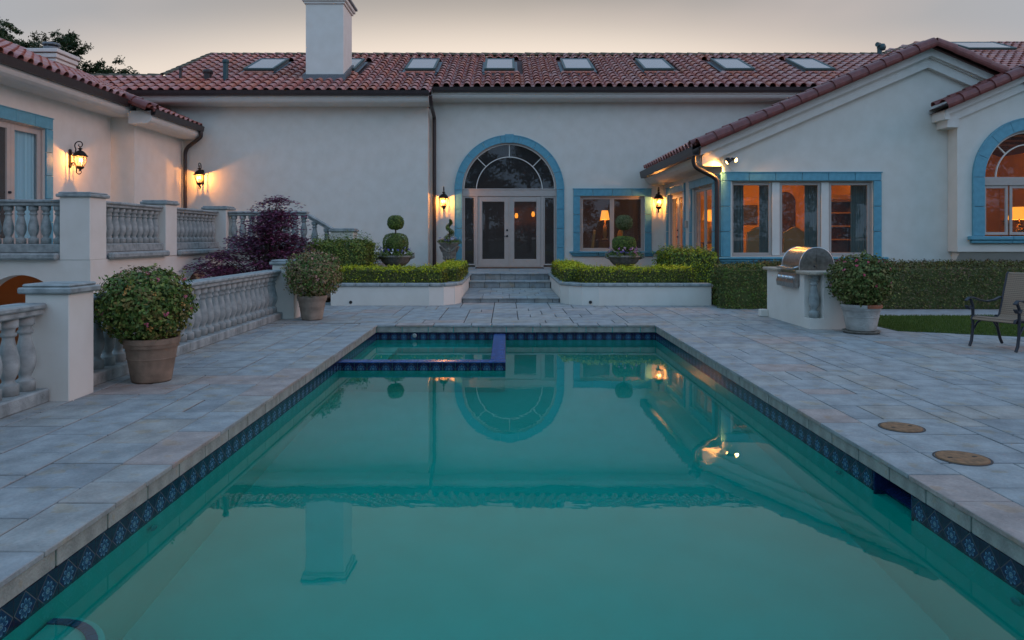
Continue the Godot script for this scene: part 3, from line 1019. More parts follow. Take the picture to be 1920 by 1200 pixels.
func villa() -> void:
	var v := thing("villa", "long stucco villa with red clay tile roofs and pale blue window surrounds", "house")
	# ---- walls
	csg_wall(v, "west_facade_wall", span_shape(Vector3(-10.42, -0.06, -23.92), Vector3(-2.52, 5.66, -24.60)), M.stucco, [])
	var ax := 0.106
	csg_wall(v, "entrance_facade_wall", span_shape(Vector3(-2.52, -0.06, -24.5), Vector3(16.0, 5.90, -24.8)), M.stucco, [
		["box", Vector3(ax - 1.559, 0.455, -24.0), Vector3(ax + 1.559, 3.01, -25.5)], ["arch", Vector3(ax, 3.01, -24.6), 1.559, "z"],
		["box", Vector3(2.44, 0.98, -24.0), Vector3(4.572, 2.805, -25.5)]])
	csg_wall(v, "east_wing_side_wall", span_shape(Vector3(5.213, -0.06, -17.901), Vector3(5.45, 3.70, -24.499)), M.stucco, [
		["box", Vector3(5.0, 0.455, -21.75), Vector3(6.0, 2.80, -23.80)], ["box", Vector3(5.0, 0.97, -18.66), Vector3(6.0, 2.80, -20.80)]])
	var gable := B.new()
	gable.extrude(PackedVector2Array([Vector2(5.213, -0.06), Vector2(15.0, -0.06), Vector2(15.0, 3.72), Vector2(10.11, 5.84), Vector2(5.213, 3.72)]), -18.15, -17.9)
	csg_wall(v, "east_wing_gable_wall", gable, M.stucco, [["box", Vector3(5.405, 0.969, -17.0), Vector3(8.853, 2.804, -19.0)], ["box", Vector3(10.95, 1.30, -17.0), Vector3(13.86, 4.2, -19.0)]])
	var bay := B.new()
	bay.extrude(PackedVector2Array([Vector2(10.655, 1.10), Vector2(14.157, 1.10), Vector2(14.157, 4.50), Vector2(12.406, 5.26), Vector2(10.655, 4.50)]), -17.895, -17.52)
	csg_wall(v, "bay_wall", bay, M.stucco, [["box", Vector3(12.406 - 1.121, 1.469, -17.0), Vector3(12.406 + 1.121, 2.863, -19.0)], ["arch", Vector3(12.406, 2.863, -17.7), 1.121, "z"]])
	var corb := B.new()
	corb.extrude(PackedVector2Array([Vector2(17.56, 1.098), Vector2(17.898, 1.098), Vector2(17.898, 0.72)]), 10.75, 14.06, Transform3D(Basis(Vector3(0, 0, -1), Vector3.UP, Vector3.RIGHT), Vector3.ZERO))
	put(v, "bay_corbel", corb, M.stucco)
	csg_wall(v, "west_wing_wall", span_shape(Vector3(-11.36, 0.6, -5.0), Vector3(-11.08, 5.15, -20.8)), M.stucco, [["box", Vector3(-12.0, 1.25, -15.60), Vector3(-10.5, 4.05, -17.82)]])
	csg_wall(v, "west_wing_wall", span_shape(Vector3(-11.36, 0.6, -20.8), Vector3(-10.42, 4.95, -23.915)), M.stucco, [])
	# ---- roof planes under the tiles
	var deck_b := B.new()
	var th := 0.10
	var pl := func(a: Vector3, b: Vector3, c: Vector3, d: Vector3) -> void:
		deck_b.quad_out(a, b, c, d, Vector3.UP)
		deck_b.quad_out(a - Vector3(0, th, 0), b - Vector3(0, th, 0), c - Vector3(0, th, 0), d - Vector3(0, th, 0), Vector3.DOWN)
	var R := func(x: float, d: float) -> Vector3: return Vector3(x, roof_y(d) - 0.02, -d)
	pl.call(R.call(-11.65, 23.15), R.call(-2.45, 23.15), R.call(-2.45, 29.2), R.call(-11.65, 29.2))
	pl.call(R.call(-15.2, 23.15), R.call(-11.65, 23.15), R.call(-11.65, 25.2), R.call(-15.2, 25.2))
	pl.call(R.call(-2.45, 23.85), R.call(26.0, 23.85), R.call(26.0, 29.2), R.call(-2.45, 29.2))
	pl.call(R.call(14.82, 29.2), R.call(26.0, 29.2), R.call(26.0, 31.8), R.call(17.67, 31.8))
	var yr := roof_y(29.2)
	pl.call(Vector3(-11.65, yr - 0.02, -29.2), Vector3(14.82, yr - 0.02, -29.2), Vector3(14.82, yr - 2.5, -35.0), Vector3(-11.65, yr - 2.5, -35.0))
	pl.call(R.call(17.67, 31.8), R.call(26.0, 31.8), Vector3(26, yr - 1.5, -38), Vector3(17.67, yr - 1.5, -38))
	pl.call(R.call(14.82, 29.2), R.call(17.67, 31.8), Vector3(17.67, yr - 1.5, -38), Vector3(14.82, yr - 2.5, -35))
	pl.call(R.call(-15.2, 25.2), R.call(-11.65, 25.2), Vector3(-11.65, 5.6, -28), Vector3(-15.2, 5.6, -28))
	deck_b.quad_out(R.call(-11.65, 25.2), R.call(-11.65, 29.2), Vector3(-11.65, 5.5, -29.2), Vector3(-11.65, 5.5, -25.2), Vector3.LEFT)
	# west wing
	pl.call(Vector3(-10.38, 5.18, -4.0), Vector3(-10.38, 5.18, -20.3), Vector3(-15.2, 7.27, -20.3), Vector3(-15.2, 7.27, -4.0))
	pl.call(Vector3(-9.78, 4.96, -20.3), Vector3(-9.78, 4.96, -23.9), Vector3(-15.2, 7.27, -23.9), Vector3(-15.2, 7.27, -20.3))
	pl.call(Vector3(-11.6, 5.73, -23.9), Vector3(-12.8, 6.24, -25.0), Vector3(-15.2, 7.27, -25.6), Vector3(-15.2, 7.27, -23.9))
	pl.call(Vector3(-15.2, 7.27, -4.0), Vector3(-15.2, 7.27, -25.6), Vector3(-20.5, 5.0, -25.6), Vector3(-20.5, 5.0, -4.0))
	# east wing and bay
	var ry := func(x: float) -> float: return 3.616 + 0.432 * (x - 4.52) if x < 10.11 else 6.031 - 0.432 * (x - 10.11)
	pl.call(Vector3(4.55, ry.call(4.55), -17.52), Vector3(10.11, ry.call(10.11), -17.52), Vector3(10.11, ry.call(10.11), -24.49), Vector3(4.55, ry.call(4.55), -24.49))
	pl.call(Vector3(10.11, ry.call(10.11), -17.52), Vector3(15.7, ry.call(15.7), -17.52), Vector3(15.7, ry.call(15.7), -24.49), Vector3(10.11, ry.call(10.11), -24.49))
	var by := func(x: float) -> float: return 4.48 + 0.432 * (x - 10.157) if x < 12.406 else 5.4516 - 0.432 * (x - 12.406)
	pl.call(Vector3(10.20, by.call(10.20), -17.27), Vector3(12.406, by.call(12.406), -17.27), Vector3(12.406, by.call(12.406), -19.3), Vector3(10.20, by.call(10.20), -19.3))
	pl.call(Vector3(12.406, by.call(12.406), -17.27), Vector3(14.655, by.call(14.655), -17.27), Vector3(14.655, by.call(14.655), -19.3), Vector3(12.406, by.call(12.406), -19.3))
	var roof := sub(v, "roof")
	put(roof, "roof_deck", deck_b, M.roof_deck)
	# ---- clay tiles
	var tm := tile_mesh_s()
	var nrm := sqrt(1.0 + PITCH * PITCH)
	var slope := Basis(Vector3.RIGHT, Vector3(0, 1, PITCH) / nrm, Vector3(0, -PITCH, 1) / nrm)
	var dstep := COURSE / nrm
	var spots := []
	var sky_x := [-8.58, -5.77, -2.99, -0.23, 2.53, 5.31, 8.10, 10.89]
	var col := 0
	var x := -15.0
	while x < 23.5:
		var d0 := 23.16 if x < -2.45 else 23.83
		var k := 0
		while true:
			var d := d0 + k * dstep
			var top := 29.05
			if x < -11.5:
				top = 25.05
			elif x > 14.9:
				top = minf(29.2 + (x - 14.82) * 0.912, 31.7)
			if d > top:
				break
			var free := true
			for sx in sky_x:
				if absf(x - sx) < 0.66 and d > 25.55 and d < 28.0:
					free = false
			if x > 18.4 and x < 20.7 and d > 29.7:
				free = false
			if x > -6.86 and x < -5.24 and d > 24.6 and d < 26.25:
				free = false
			if free:
				spots.append([Transform3D(slope, Vector3(x, roof_y(d) + 0.012, -d)), k, x])
			k += 1
		x += COLUMN
		col += 1
	# west wing slope (faces +x) and east wing slope (faces -x)
	var turn_w := Basis(Vector3.UP, PI / 2) * slope
	for i in 62:
		var d := 5.0 + i * COLUMN
		var x_eave := -10.40 if d < 20.3 else -9.80
		for k in 14:
			var xx := x_eave - k * dstep
			if xx < -15.0 or (d > 23.9 and xx > -11.6 - (d - 23.9)) or d > 25.3:
				continue
			spots.append([Transform3D(turn_w, Vector3(xx, 5.18 + 0.434 * (-xx - 10.38) + 0.03, -d)), 9, xx])
	var turn_e := Basis(Vector3.UP, -PI / 2) * slope
	for i in 20:
		var d := 17.85 + i * COLUMN
		for k in 12:
			var xx := 4.56 + k * dstep
			if xx > 10.0 or (d > 23.6 and k > 11):
				continue
			spots.append([Transform3D(turn_e, Vector3(xx, ry.call(xx) + 0.03, -d)), 9, xx])
	var cols := roof_colours()
	var mm := MultiMesh.new()
	mm.transform_format = MultiMesh.TRANSFORM_3D
	mm.use_colors = true
	mm.mesh = tm
	var rest := []
	var single := 0
	for q in spots:
		var t: Transform3D = q[0]
		t.basis = t.basis * Basis.from_euler(Vector3(rng.randf_range(-0.012, 0.012), rng.randf_range(-0.03, 0.03), rng.randf_range(-0.03, 0.03)))
		var ci := rng.randi() % 6
		if q[1] <= 2 and q[2] > -11.0 and q[2] < 11.6 and single < 240:
			var o := put(roof, "roof_tile", tm, M.roof[ci])
			o.transform = t
			single += 1
		else:
			rest.append([t, ci])
	mm.instance_count = rest.size()
	for i in rest.size():
		mm.set_instance_transform(i, rest[i][0])
		var cc: Color = cols[rest[i][1]] * rng.randf_range(0.9, 1.08)
		cc.a = 1.0
		mm.set_instance_color(i, cc)
	var mi := MultiMeshInstance3D.new()
	mi.name = "upper_tiles"
	mi.multimesh = mm
	mi.material_override = M.roof_mass
	roof.add_child(mi)
	mi.set_meta("kind", "stuff")
	# ridge tiles
	var rb := barrel_mesh(0.42, 0.125)
	var lines := [[Vector3(-11.6, yr + 0.01, -29.2), Vector3(14.8, yr + 0.01, -29.2)], [Vector3(-15.2, roof_y(25.2) + 0.02, -25.2), Vector3(-11.7, roof_y(25.2) + 0.02, -25.2)], [Vector3(-11.66, roof_y(25.2) + 0.04, -25.2), Vector3(-11.6, yr + 0.02, -29.2)], [Vector3(14.82, yr + 0.03, -29.2), Vector3(17.67, roof_y(31.8), -31.8)], [Vector3(17.67, roof_y(31.8), -31.8), Vector3(24.0, roof_y(31.8), -31.8)], [Vector3(-15.2, 7.28, -8.0), Vector3(-15.2, 7.28, -25.6)], [Vector3(10.11, 6.04, -17.9), Vector3(10.11, 6.04, -23.6)]]
	for q in lines:
		var a: Vector3 = q[0]
		var b: Vector3 = q[1]
		var kk := int(a.distance_to(b) / 0.42)
		var z := (a - b).normalized()
		var xx := Vector3.UP.cross(z).normalized()
		for i in kk:
			var o := put(roof, "ridge_tile", rb, M.ridge if q != lines[6] else M.rake)
			o.transform = Transform3D(Basis(xx, z.cross(xx), z) * Basis.from_euler(Vector3(-0.02, rng.randf_range(-0.02, 0.02), rng.randf_range(-0.04, 0.04))), a.lerp(b, (i + 0.5) / kk) + Vector3(0, rng.randf_range(0, 0.012), 0))
	# rakes of the gables: two courses of round tiles
	var rake := func(a: Vector3, b: Vector3, outn: Vector3) -> void:
		var kk := maxi(1, roundi(a.distance_to(b) / 0.43))
		var z := (a - b).normalized()  # pieces overlap downhill
		var xx := Vector3.UP.cross(z).normalized()
		var yy := z.cross(xx)
		var big := barrel_mesh(a.distance_to(b) / kk, 0.155)
		var little := barrel_mesh(a.distance_to(b) / kk, 0.10)
		for i in kk:
			var p := a.lerp(b, (i + 0.5) / kk)
			var o := put(roof, "rake_tile", big, M.rake)
			o.transform = Transform3D(Basis(xx, yy, z) * Basis(Vector3(0, 0, 1), (0.62 if xx.dot(outn) < 0 else -0.62)) * Basis(Vector3.RIGHT, -0.035), p + outn * 0.06 - yy * 0.02)
			o = put(roof, "rake_tile", little, M.rake)
			o.transform = Transform3D(Basis(xx, yy, z) * Basis(Vector3.RIGHT, -0.035), p - outn * 0.12 + yy * 0.06 + z * 0.12)
	var zf := Vector3(0, 0, 1)
	rake.call(Vector3(4.55, ry.call(4.55) + 0.02, -17.56), Vector3(10.08, ry.call(10.08) + 0.02, -17.56), zf)
	rake.call(Vector3(15.7, ry.call(15.7) + 0.02, -17.56), Vector3(10.14, ry.call(10.14) + 0.02, -17.56), zf)
	rake.call(Vector3(10.20, by.call(10.20) + 0.02, -17.31), Vector3(12.38, by.call(12.38) + 0.02, -17.31), zf)
	rake.call(Vector3(14.65, by.call(14.65) + 0.02, -17.31), Vector3(12.43, by.call(12.43) + 0.02, -17.31), zf)
	rake.call(Vector3(-9.78, 5.0, -20.32), Vector3(-10.6, 5.34, -20.32), zf)
	# ---- stepped rake mouldings
	var rake_band := func(fy: Callable, xa: float, xb: float, apex: float, drop0: float, drop1: float, d_front: float, d_back: float) -> void:
		for seg in [[xa, apex], [apex, xb]]:
			var s := B.new()
			s.extrude(PackedVector2Array([Vector2(seg[0], fy.call(seg[0]) - drop0), Vector2(seg[0], fy.call(seg[0]) - drop1), Vector2(seg[1], fy.call(seg[1]) - drop1), Vector2(seg[1], fy.call(seg[1]) - drop0)]), -d_back, -d_front)
			put(v, "rake_moulding", s, M.trim_paint)
	rake_band.call(ry, 4.62, 15.6, 10.11, 0.10, 0.27, 17.62, 17.9)
	rake_band.call(ry, 4.72, 15.5, 10.11, 0.27, 0.30, 17.70, 17.9)
	rake_band.call(ry, 4.70, 15.5, 10.11, 0.30, 0.52, 17.76, 17.9)
	rake_band.call(by, 10.28, 14.53, 12.406, 0.10, 0.25, 17.34, 17.52)
	rake_band.call(by, 10.40, 14.41, 12.406, 0.25, 0.46, 17.44, 17.52)
	var bs := B.new()
	bs.extrude(PackedVector2Array([Vector2(10.38, 4.03), Vector2(10.654, 4.03), Vector2(10.654, by.call(10.654) - 0.12), Vector2(10.38, by.call(10.38) - 0.12)]), -17.895, -17.445)
	bs.extrude(PackedVector2Array([Vector2(10.26, 4.20), Vector2(10.38, 4.20), Vector2(10.38, by.call(10.38) - 0.105), Vector2(10.26, by.call(10.26) - 0.105)]), -17.895, -17.35)
	put(v, "bay_eave_return", bs, M.trim_paint)
	# ---- eaves
	cornice(v, 24.5, 23.84, 5.889, 6.09, -2.40, 12.0)
	cornice(v, 23.92, 23.14, 5.645, 5.85, -13.5, -2.44)
	csg_wall(v, "west_facade_wall", span_shape(Vector3(-15.2, 4.6, -23.925), Vector3(-10.425, 5.66, -24.55)), M.stucco, [])
	var gx := Transform3D(Basis(Vector3(0, 0, -1), Vector3.UP, Vector3.RIGHT), Vector3.ZERO)
	var gt := B.new()
	gt.extrude(gutter_profile(23.83, 23.69, 6.10, 6.25), -2.36, 12.0, gx)
	put(v, "gutter", gt, M.gutter)
	gt = B.new()
	gt.extrude(gutter_profile(23.13, 22.99, 5.86, 6.01), -12.4, -2.40, gx)
	put(v, "gutter", gt, M.gutter)
	gt = B.new()
	gt.extrude(gutter_profile(-10.38, -10.24, 5.0, 5.18), -20.25, -5.0)
	put(v, "gutter", gt, M.gutter)
	gt = B.new()
	gt.extrude(gutter_profile(-9.78, -9.64, 4.80, 4.97), -23.7, -20.42)
	put(v, "gutter", gt, M.gutter)
	gt = B.new()
	gt.extrude(gutter_profile(4.55, 4.38, 3.37, 3.58), -24.3, -17.50)
	put(v, "gutter", gt, M.gutter)
	for q in [[Vector2(-10.37, 4.80), Vector2(-10.37, 4.99), -11.08, 20.8, 5.0], [Vector2(-9.77, 4.58), Vector2(-9.77, 4.79), -10.42, 23.9, 20.45]]:
		var s := B.new()
		var xe: float = q[0].x
		var y0: float = q[0].y
		s.extrude(PackedVector2Array([Vector2(q[2], y0 + 0.35), Vector2(xe, y0 + 0.35), Vector2(xe, y0 + 0.13), Vector2(xe - 0.04, y0 + 0.07), Vector2(xe - 0.12, y0 + 0.02), Vector2(xe - 0.2, y0), Vector2(q[2], y0)]), -q[3], -q[4])
		put(v, "cornice", s, M.trim_paint)
	var ce := B.new()
	ce.extrude(PackedVector2Array([Vector2(5.213, 3.55), Vector2(4.56, 3.55), Vector2(4.56, 3.36), Vector2(4.62, 3.27), Vector2(4.72, 3.19), Vector2(4.80, 3.16), Vector2(5.213, 3.16)]), -24.49, -17.91)
	put(v, "cornice", ce, M.trim_paint)
	# ---- downspouts
	var spout := func(pts: Array, r: float) -> void:
		var c := Curve3D.new()
		c.bake_interval = 0.04
		for i in pts.size():
			var p: Vector3 = pts[i]
			var h := Vector3.ZERO
			if i > 0 and i < pts.size() - 1:
				h = (pts[i + 1] - pts[i - 1]).normalized() * 0.08
			c.add_point(p, -h, h)
		var s := B.new()
		s.tube(Array(c.get_baked_points()), r, r, 12)
		put(v, "downspout", s, M.gutter)
	spout.call([Vector3(-2.36, 5.86, -23.1), Vector3(-2.36, 5.62, -23.3), Vector3(-2.36, 5.40, -24.3), Vector3(-2.36, 5.2, -24.38), Vector3(-2.36, 3.0, -24.38), Vector3(-2.36, 0.5, -24.38)], 0.06)
	spout.call([Vector3(-9.70, 4.80, -23.55), Vector3(-9.72, 4.62, -23.58), Vector3(-10.20, 4.33, -23.78), Vector3(-10.30, 4.1, -23.80), Vector3(-10.30, 2.5, -23.80), Vector3(-10.30, 1.2, -23.80)], 0.06)
	spout.call([Vector3(4.47, 3.38, -17.66), Vector3(4.48, 3.20, -17.68), Vector3(4.58, 3.08, -17.70), Vector3(4.95, 2.90, -17.78), Vector3(5.06, 2.76, -17.80), Vector3(5.06, 1.5, -17.80), Vector3(5.06, 0.35, -17.80), Vector3(5.02, 0.16, -17.60), Vector3(4.98, 0.08, -17.30)], 0.055)
	# ---- chimney
	var ch := sub(v, "chimney")
	var s1 := B.new()
	s1.span(Vector3(-6.68, 6.3, -24.73), Vector3(-5.42, 9.22, -26.07), 0.012)
	put(ch, "stack", s1, M.stucco)
	for q in [[0.05, 9.22, 9.30, M.stucco], [0.11, 9.30, 9.42, M.stucco], [0.17, 9.42, 9.50, M.flash], [0.10, 9.50, 9.62, M.stucco]]:
		var s2 := B.new()
		s2.span(Vector3(-6.68 - q[0], q[1], -24.73 + q[0]), Vector3(-5.42 + q[0], q[2], -26.07 - q[0]), 0.012)
		put(ch, "cap_course", s2, q[3])
	var fl := B.new()
	fl.span(Vector3(-6.76, 6.5, -24.64), Vector3(-5.34, 6.86, -24.725))
	fl.beam(Vector3(-5.38, 6.76, -24.70), Vector3(-5.38, 7.40, -26.1), 0.06, 0.22)
	fl.beam(Vector3(-6.72, 6.76, -24.70), Vector3(-6.72, 7.40, -26.1), 0.06, 0.22)
	put(ch, "flashing", fl, M.flash)
	var c2 := sub(v, "chimney")
	var s3 := B.new()
	s3.span(Vector3(-14.05, 5.9, -21.9), Vector3(-13.30, 6.80, -22.85), 0.012)
	put(c2, "stack", s3, M.stucco)
	for q in [[0.04, 6.62, 6.69], [0.08, 6.74, 6.84], [0.12, 6.89, 6.98]]:
		var s4 := B.new()
		s4.span(Vector3(-14.05 - q[0], q[1], -21.9 + q[0]), Vector3(-13.30 + q[0], q[2] + 0.02, -22.85 - q[0]), 0.012)
		put(c2, "cap_course", s4, M.trim_paint)
	var s5 := B.new()
	s5.lathe([Vector2(0.22, 6.99), Vector2(0.22, 7.16), Vector2(0.20, 7.16)], 24, Transform3D(Basis(), Vector3(-13.70, 0, -22.35)))
	s5.lathe([Vector2(0.0, 7.21), Vector2(0.24, 7.21), Vector2(0.25, 7.24), Vector2(0.23, 7.28), Vector2(0.0, 7.29)], 24, Transform3D(Basis(), Vector3(-13.70, 0, -22.35)))
	for i in 4:
		s5.tube([Vector3(-13.70 + 0.2 * cos(i * PI / 2), 7.15, -22.35 + 0.2 * sin(i * PI / 2)), Vector3(-13.70 + 0.2 * cos(i * PI / 2), 7.22, -22.35 + 0.2 * sin(i * PI / 2))], 0.012, 0.012, 6)
	put(c2, "flue_pot", s5, M.flash)
	# ---- skylights
	for sx in sky_x + [19.55]:
		var at: float = 25.8 if sx < 15 else 29.9
		var sl := sub(v, "skylight")
		sl.transform = Transform3D(slope, Vector3(sx, roof_y(at), -at))
		var wdt := 0.50 if sx < 15 else 0.95
		var ln := 1.95 if sx < 15 else 1.5
		var cu := B.new()
		cu.span(Vector3(-wdt, -0.05, -ln), Vector3(wdt, 0.17, 0.0))
		put(sl, "curb", cu, M.flash)
		var fr := B.new()
		for e in [[Vector3(-wdt - 0.03, 0.14, -ln - 0.03), Vector3(-wdt + 0.05, 0.215, 0.03)], [Vector3(wdt - 0.05, 0.14, -ln - 0.03), Vector3(wdt + 0.03, 0.215, 0.03)], [Vector3(-wdt + 0.05, 0.14, -0.06), Vector3(wdt - 0.05, 0.214, 0.03)], [Vector3(-wdt + 0.05, 0.14, -ln - 0.03), Vector3(wdt - 0.05, 0.214, -ln + 0.05)]]:
			fr.span(e[0], e[1], 0.006)
		put(sl, "frame", fr, M.skylight_frame)
		var gl := B.new()
		gl.span(Vector3(-wdt + 0.05, 0.172, -ln + 0.05), Vector3(wdt - 0.05, 0.200, -0.06))
		put(sl, "pane", gl, M.skylight_glass)
		var fs := B.new()
		fs.span(Vector3(-wdt - 0.09, 0.02, -0.02), Vector3(wdt + 0.09, 0.05, 0.22))
		fs.span(Vector3(-wdt - 0.13, 0.06, -ln), Vector3(-wdt - 0.002, 0.08, -0.02))
		fs.span(Vector3(wdt + 0.002, 0.06, -ln), Vector3(wdt + 0.13, 0.08, -0.02))
		put(sl, "flashing", fs, M.flash)
		var ap := B.new()
		ap.span(Vector3(-wdt - 0.02, 0.05, 0.005), Vector3(wdt + 0.02, 0.12, 0.14), 0.02)
		put(sl, "apron", ap, M.roof[3])
	# ---- roof vents
	for q in [[-9.30, 24.6, 0.085, 0.62, M.pipe], [-10.75, 24.5, 0.05, 0.42, M.gutter], [-9.95, 24.75, 0.13, 0.24, M.gutter]]:
		var s := B.new()
		var y0 := roof_y(q[1])
		s.lathe([Vector2(q[2], -0.1), Vector2(q[2], q[3]), Vector2(q[2] * 1.25, q[3]), Vector2(q[2] * 1.3, q[3] + 0.09), Vector2(q[2] * 1.1, q[3] + 0.12), Vector2(0, q[3] + 0.13)], 16, Transform3D(Basis(), Vector3(q[0], y0, -q[1])))
		put(v, "vent_pipe", s, q[4])
	var el := B.new()
	el.tube([Vector3(14.55, yr - 0.1, -28.9), Vector3(14.55, yr + 0.25, -28.9), Vector3(14.50, yr + 0.36, -28.85), Vector3(14.40, yr + 0.36, -28.8)], 0.09, 0.09, 12)
	el.lathe([Vector2(0, 0.0), Vector2(0.14, 0.04), Vector2(0.17, 0.16), Vector2(0.12, 0.27), Vector2(0, 0.30)], 14, Transform3D(Basis(), Vector3(14.62, yr + 0.12, -28.9)))
	put(v, "vent_pipe", el, M.pipe)
	# ---- entrance: french doors, side lights and fan light in the arch
	var en := sub(v, "entrance_door", Vector3(ax, 0.455, -24.5))
	arch_surround(en, 0, 2.555, 1.559, 1.779, 0.0, 9)
	var key := B.new()
	key.extrude(PackedVector2Array([Vector2(-0.10, 4.10), Vector2(0.10, 4.10), Vector2(0.145, 4.385), Vector2(-0.145, 4.385)]), 0.0, 0.075)
	put(en, "keystone", key, M.blue)
	fan_light(en, 0, 2.555, 1.559)
	var tr := B.new()
	tr.span(Vector3(-1.558, 2.34, -0.17), Vector3(1.558, 2.575, -0.05), 0.008)
	tr.span(Vector3(-1.55, 2.555, -0.06), Vector3(1.55, 2.60, -0.03), 0.008)
	for px in [-1.54, -1.09, 1.09, 1.54]:
		tr.span(Vector3(px - 0.04 if absf(px) < 1.2 else px - 0.018, 0.0, -0.17), Vector3(px + 0.04 if absf(px) < 1.2 else px + 0.018, 2.339, -0.05))
	tr.span(Vector3(-1.05, 0.0, -0.17), Vector3(1.05, 0.03, -0.04))
	put(en, "frame", tr, M.frame)
	sash(en, -1.518, -1.132, 0.06, 2.335, 0.045, -0.07, M.frame)
	sash(en, 1.132, 1.518, 0.06, 2.335, 0.045, -0.07, M.frame)
	for sgn in [-1.0, 1.0]:
		var lf := B.new()
		var xa: float = -1.045 if sgn < 0 else 0.015
		var xb := xa + 1.03
		var stile := 0.135
		lf.span(Vector3(xa, 0.035, -0.12), Vector3(xa + stile, 2.33, -0.07), 0.006)
		lf.span(Vector3(xb - stile, 0.035, -0.12), Vector3(xb, 2.33, -0.07), 0.006)
		lf.span(Vector3(xa + stile, 0.035, -0.119), Vector3(xb - stile, 0.25, -0.071), 0.006)
		lf.span(Vector3(xa + stile, 2.18, -0.119), Vector3(xb - stile, 2.33, -0.071), 0.006)
		put(en, "door_leaf", lf, M.frame)
		var bead := B.new()
		for e in [[xa + stile, xa + stile + 0.015, 0.25, 2.18], [xb - stile - 0.015, xb - stile, 0.25, 2.18], [xa + stile + 0.015, xb - stile - 0.015, 0.25, 0.265], [xa + stile + 0.015, xb - stile - 0.015, 2.165, 2.18]]:
			bead.span(Vector3(e[0], e[2], -0.11), Vector3(e[1], e[3], -0.08))
		put(en, "glazing_bead", bead, M.frame)
		var gl := B.new()
		gl.quad(Vector3(xa + stile, 0.25, -0.095), Vector3(xb - stile, 0.25, -0.095), Vector3(xb - stile, 2.18, -0.095), Vector3(xa + stile, 2.18, -0.095))
		put(en, "pane", gl, M.glass)
	var ast := B.new()
	ast.span(Vector3(-0.02, 0.03, -0.085), Vector3(0.02, 2.33, -0.05), 0.006)
	put(en, "astragal", ast, M.frame)
	var hd := B.new()
	hd.lathe([Vector2(0, 0.03), Vector2(0.03, 0.025), Vector2(0.036, 0)], 16, Transform3D(Basis(Vector3.RIGHT, PI / 2), Vector3(-0.075, 1.22, -0.07)))
	hd.lathe([Vector2(0, 0.03), Vector2(0.03, 0.025), Vector2(0.036, 0)], 16, Transform3D(Basis(Vector3.RIGHT, PI / 2), Vector3(-0.075, 1.03, -0.07)))
	hd.tube([Vector3(-0.075, 1.03, -0.06), Vector3(-0.075, 1.03, -0.01), Vector3(-0.10, 1.03, 0.0), Vector3(-0.20, 1.02, 0.0)], 0.011, 0.009, 8)
	put(en, "handle", hd, M.iron)
	# ---- window beside the door
	var w1 := sub(v, "window", Vector3(2.44, 0.98, -24.5))
	surround(w1, 2.132, 1.825, 0.225)
	casing(w1, 2.132, 1.825)
	sash(w1, 0.037, 1.065, 0.037, 1.788, 0.07, -0.075, M.frame)
	sash(w1, 1.067, 2.095, 0.037, 1.788, 0.07, -0.075, M.frame)
	# ---- east wing, front: three windows under one surround
	var w2 := sub(v, "window", Vector3(5.405, 0.969, -17.9))
	surround(w2, 3.448, 1.835, 0.19)
	casing(w2, 3.448, 1.835)
	for q in [[0.04, 1.02], [1.222, 2.208], [2.414, 3.41]]:
		sash(w2, q[0], q[1], 0.037, 1.796, 0.062, -0.075, M.frame)
	for px in [1.03, 2.22]:
		var po := B.new()
		po.span(Vector3(px, 0.036, -0.15), Vector3(px + 0.185, 1.799, -0.045), 0.01)
		put(w2, "mullion", po, M.trim_paint)
	# the corner blocks turn round on to the side wall
	var wc := sub(v, "corner_surround", Vector3(5.213, 0.969, -17.9), -PI / 2)
	blocks(wc, "surround_block", -0.36, 0.044, 0.0, 1.83, false, 0.045, 0.62)
	blocks(wc, "surround_block", -0.36, 0.044, 1.834, 2.02, true, 0.045, 0.66)
	# ---- east wing, side: door and window (local x runs towards the camera)
	var w3 := sub(v, "side_door", Vector3(5.213, 0.455, -23.80), -PI / 2)
	surround(w3, 2.05, 2.345, 0.20, false)
	casing(w3, 2.05, 2.345)
	sash(w3, 0.037, 1.025, 0.037, 2.308, 0.11, -0.075, M.frame)
	sash(w3, 1.027, 2.013, 0.037, 2.308, 0.11, -0.075, M.frame)
	var h2 := B.new()
	h2.lathe([Vector2(0, 0.04), Vector2(0.028, 0.03), Vector2(0.03, 0)], 12, Transform3D(Basis(Vector3.RIGHT, PI / 2), Vector3(0.97, 1.0, -0.075)))
	h2.lathe([Vector2(0, 0.04), Vector2(0.028, 0.03), Vector2(0.03, 0)], 12, Transform3D(Basis(Vector3.RIGHT, PI / 2), Vector3(0.97, 1.2, -0.075)))
	put(w3, "handle", h2, M.iron)
	var w4 := sub(v, "window", Vector3(5.213, 0.97, -20.80), -PI / 2)
	surround(w4, 2.14, 1.83, 0.19)
	casing(w4, 2.14, 1.83)
	sash(w4, 0.037, 1.07, 0.037, 1.79, 0.08, -0.075, M.frame)
	sash(w4, 1.072, 2.10, 0.037, 1.79, 0.08, -0.075, M.frame)
	var bx := B.new()
	bx.span(Vector3(5.14, 1.72, -21.25), Vector3(5.213, 1.92, -21.38), 0.01)
	put(v, "switch_box", bx, M.frame)
	# ---- arched bay window
	var w5 := sub(v, "bay_window", Vector3(12.406, 1.469, -17.52))
	arch_surround(w5, 0, 1.394, 1.121, 1.379, 0.0, 8)
	fan_light(w5, 0, 1.394, 1.121)
	var t5 := B.new()
	t5.span(Vector3(-1.12, 1.20, -0.16), Vector3(1.12, 1.40, -0.05), 0.008)
	t5.span(Vector3(-1.12, 0.0, -0.16), Vector3(-1.085, 1.199, -0.05))
	t5.span(Vector3(1.085, 0.0, -0.16), Vector3(1.12, 1.199, -0.05))
	put(w5, "frame", t5, M.frame)
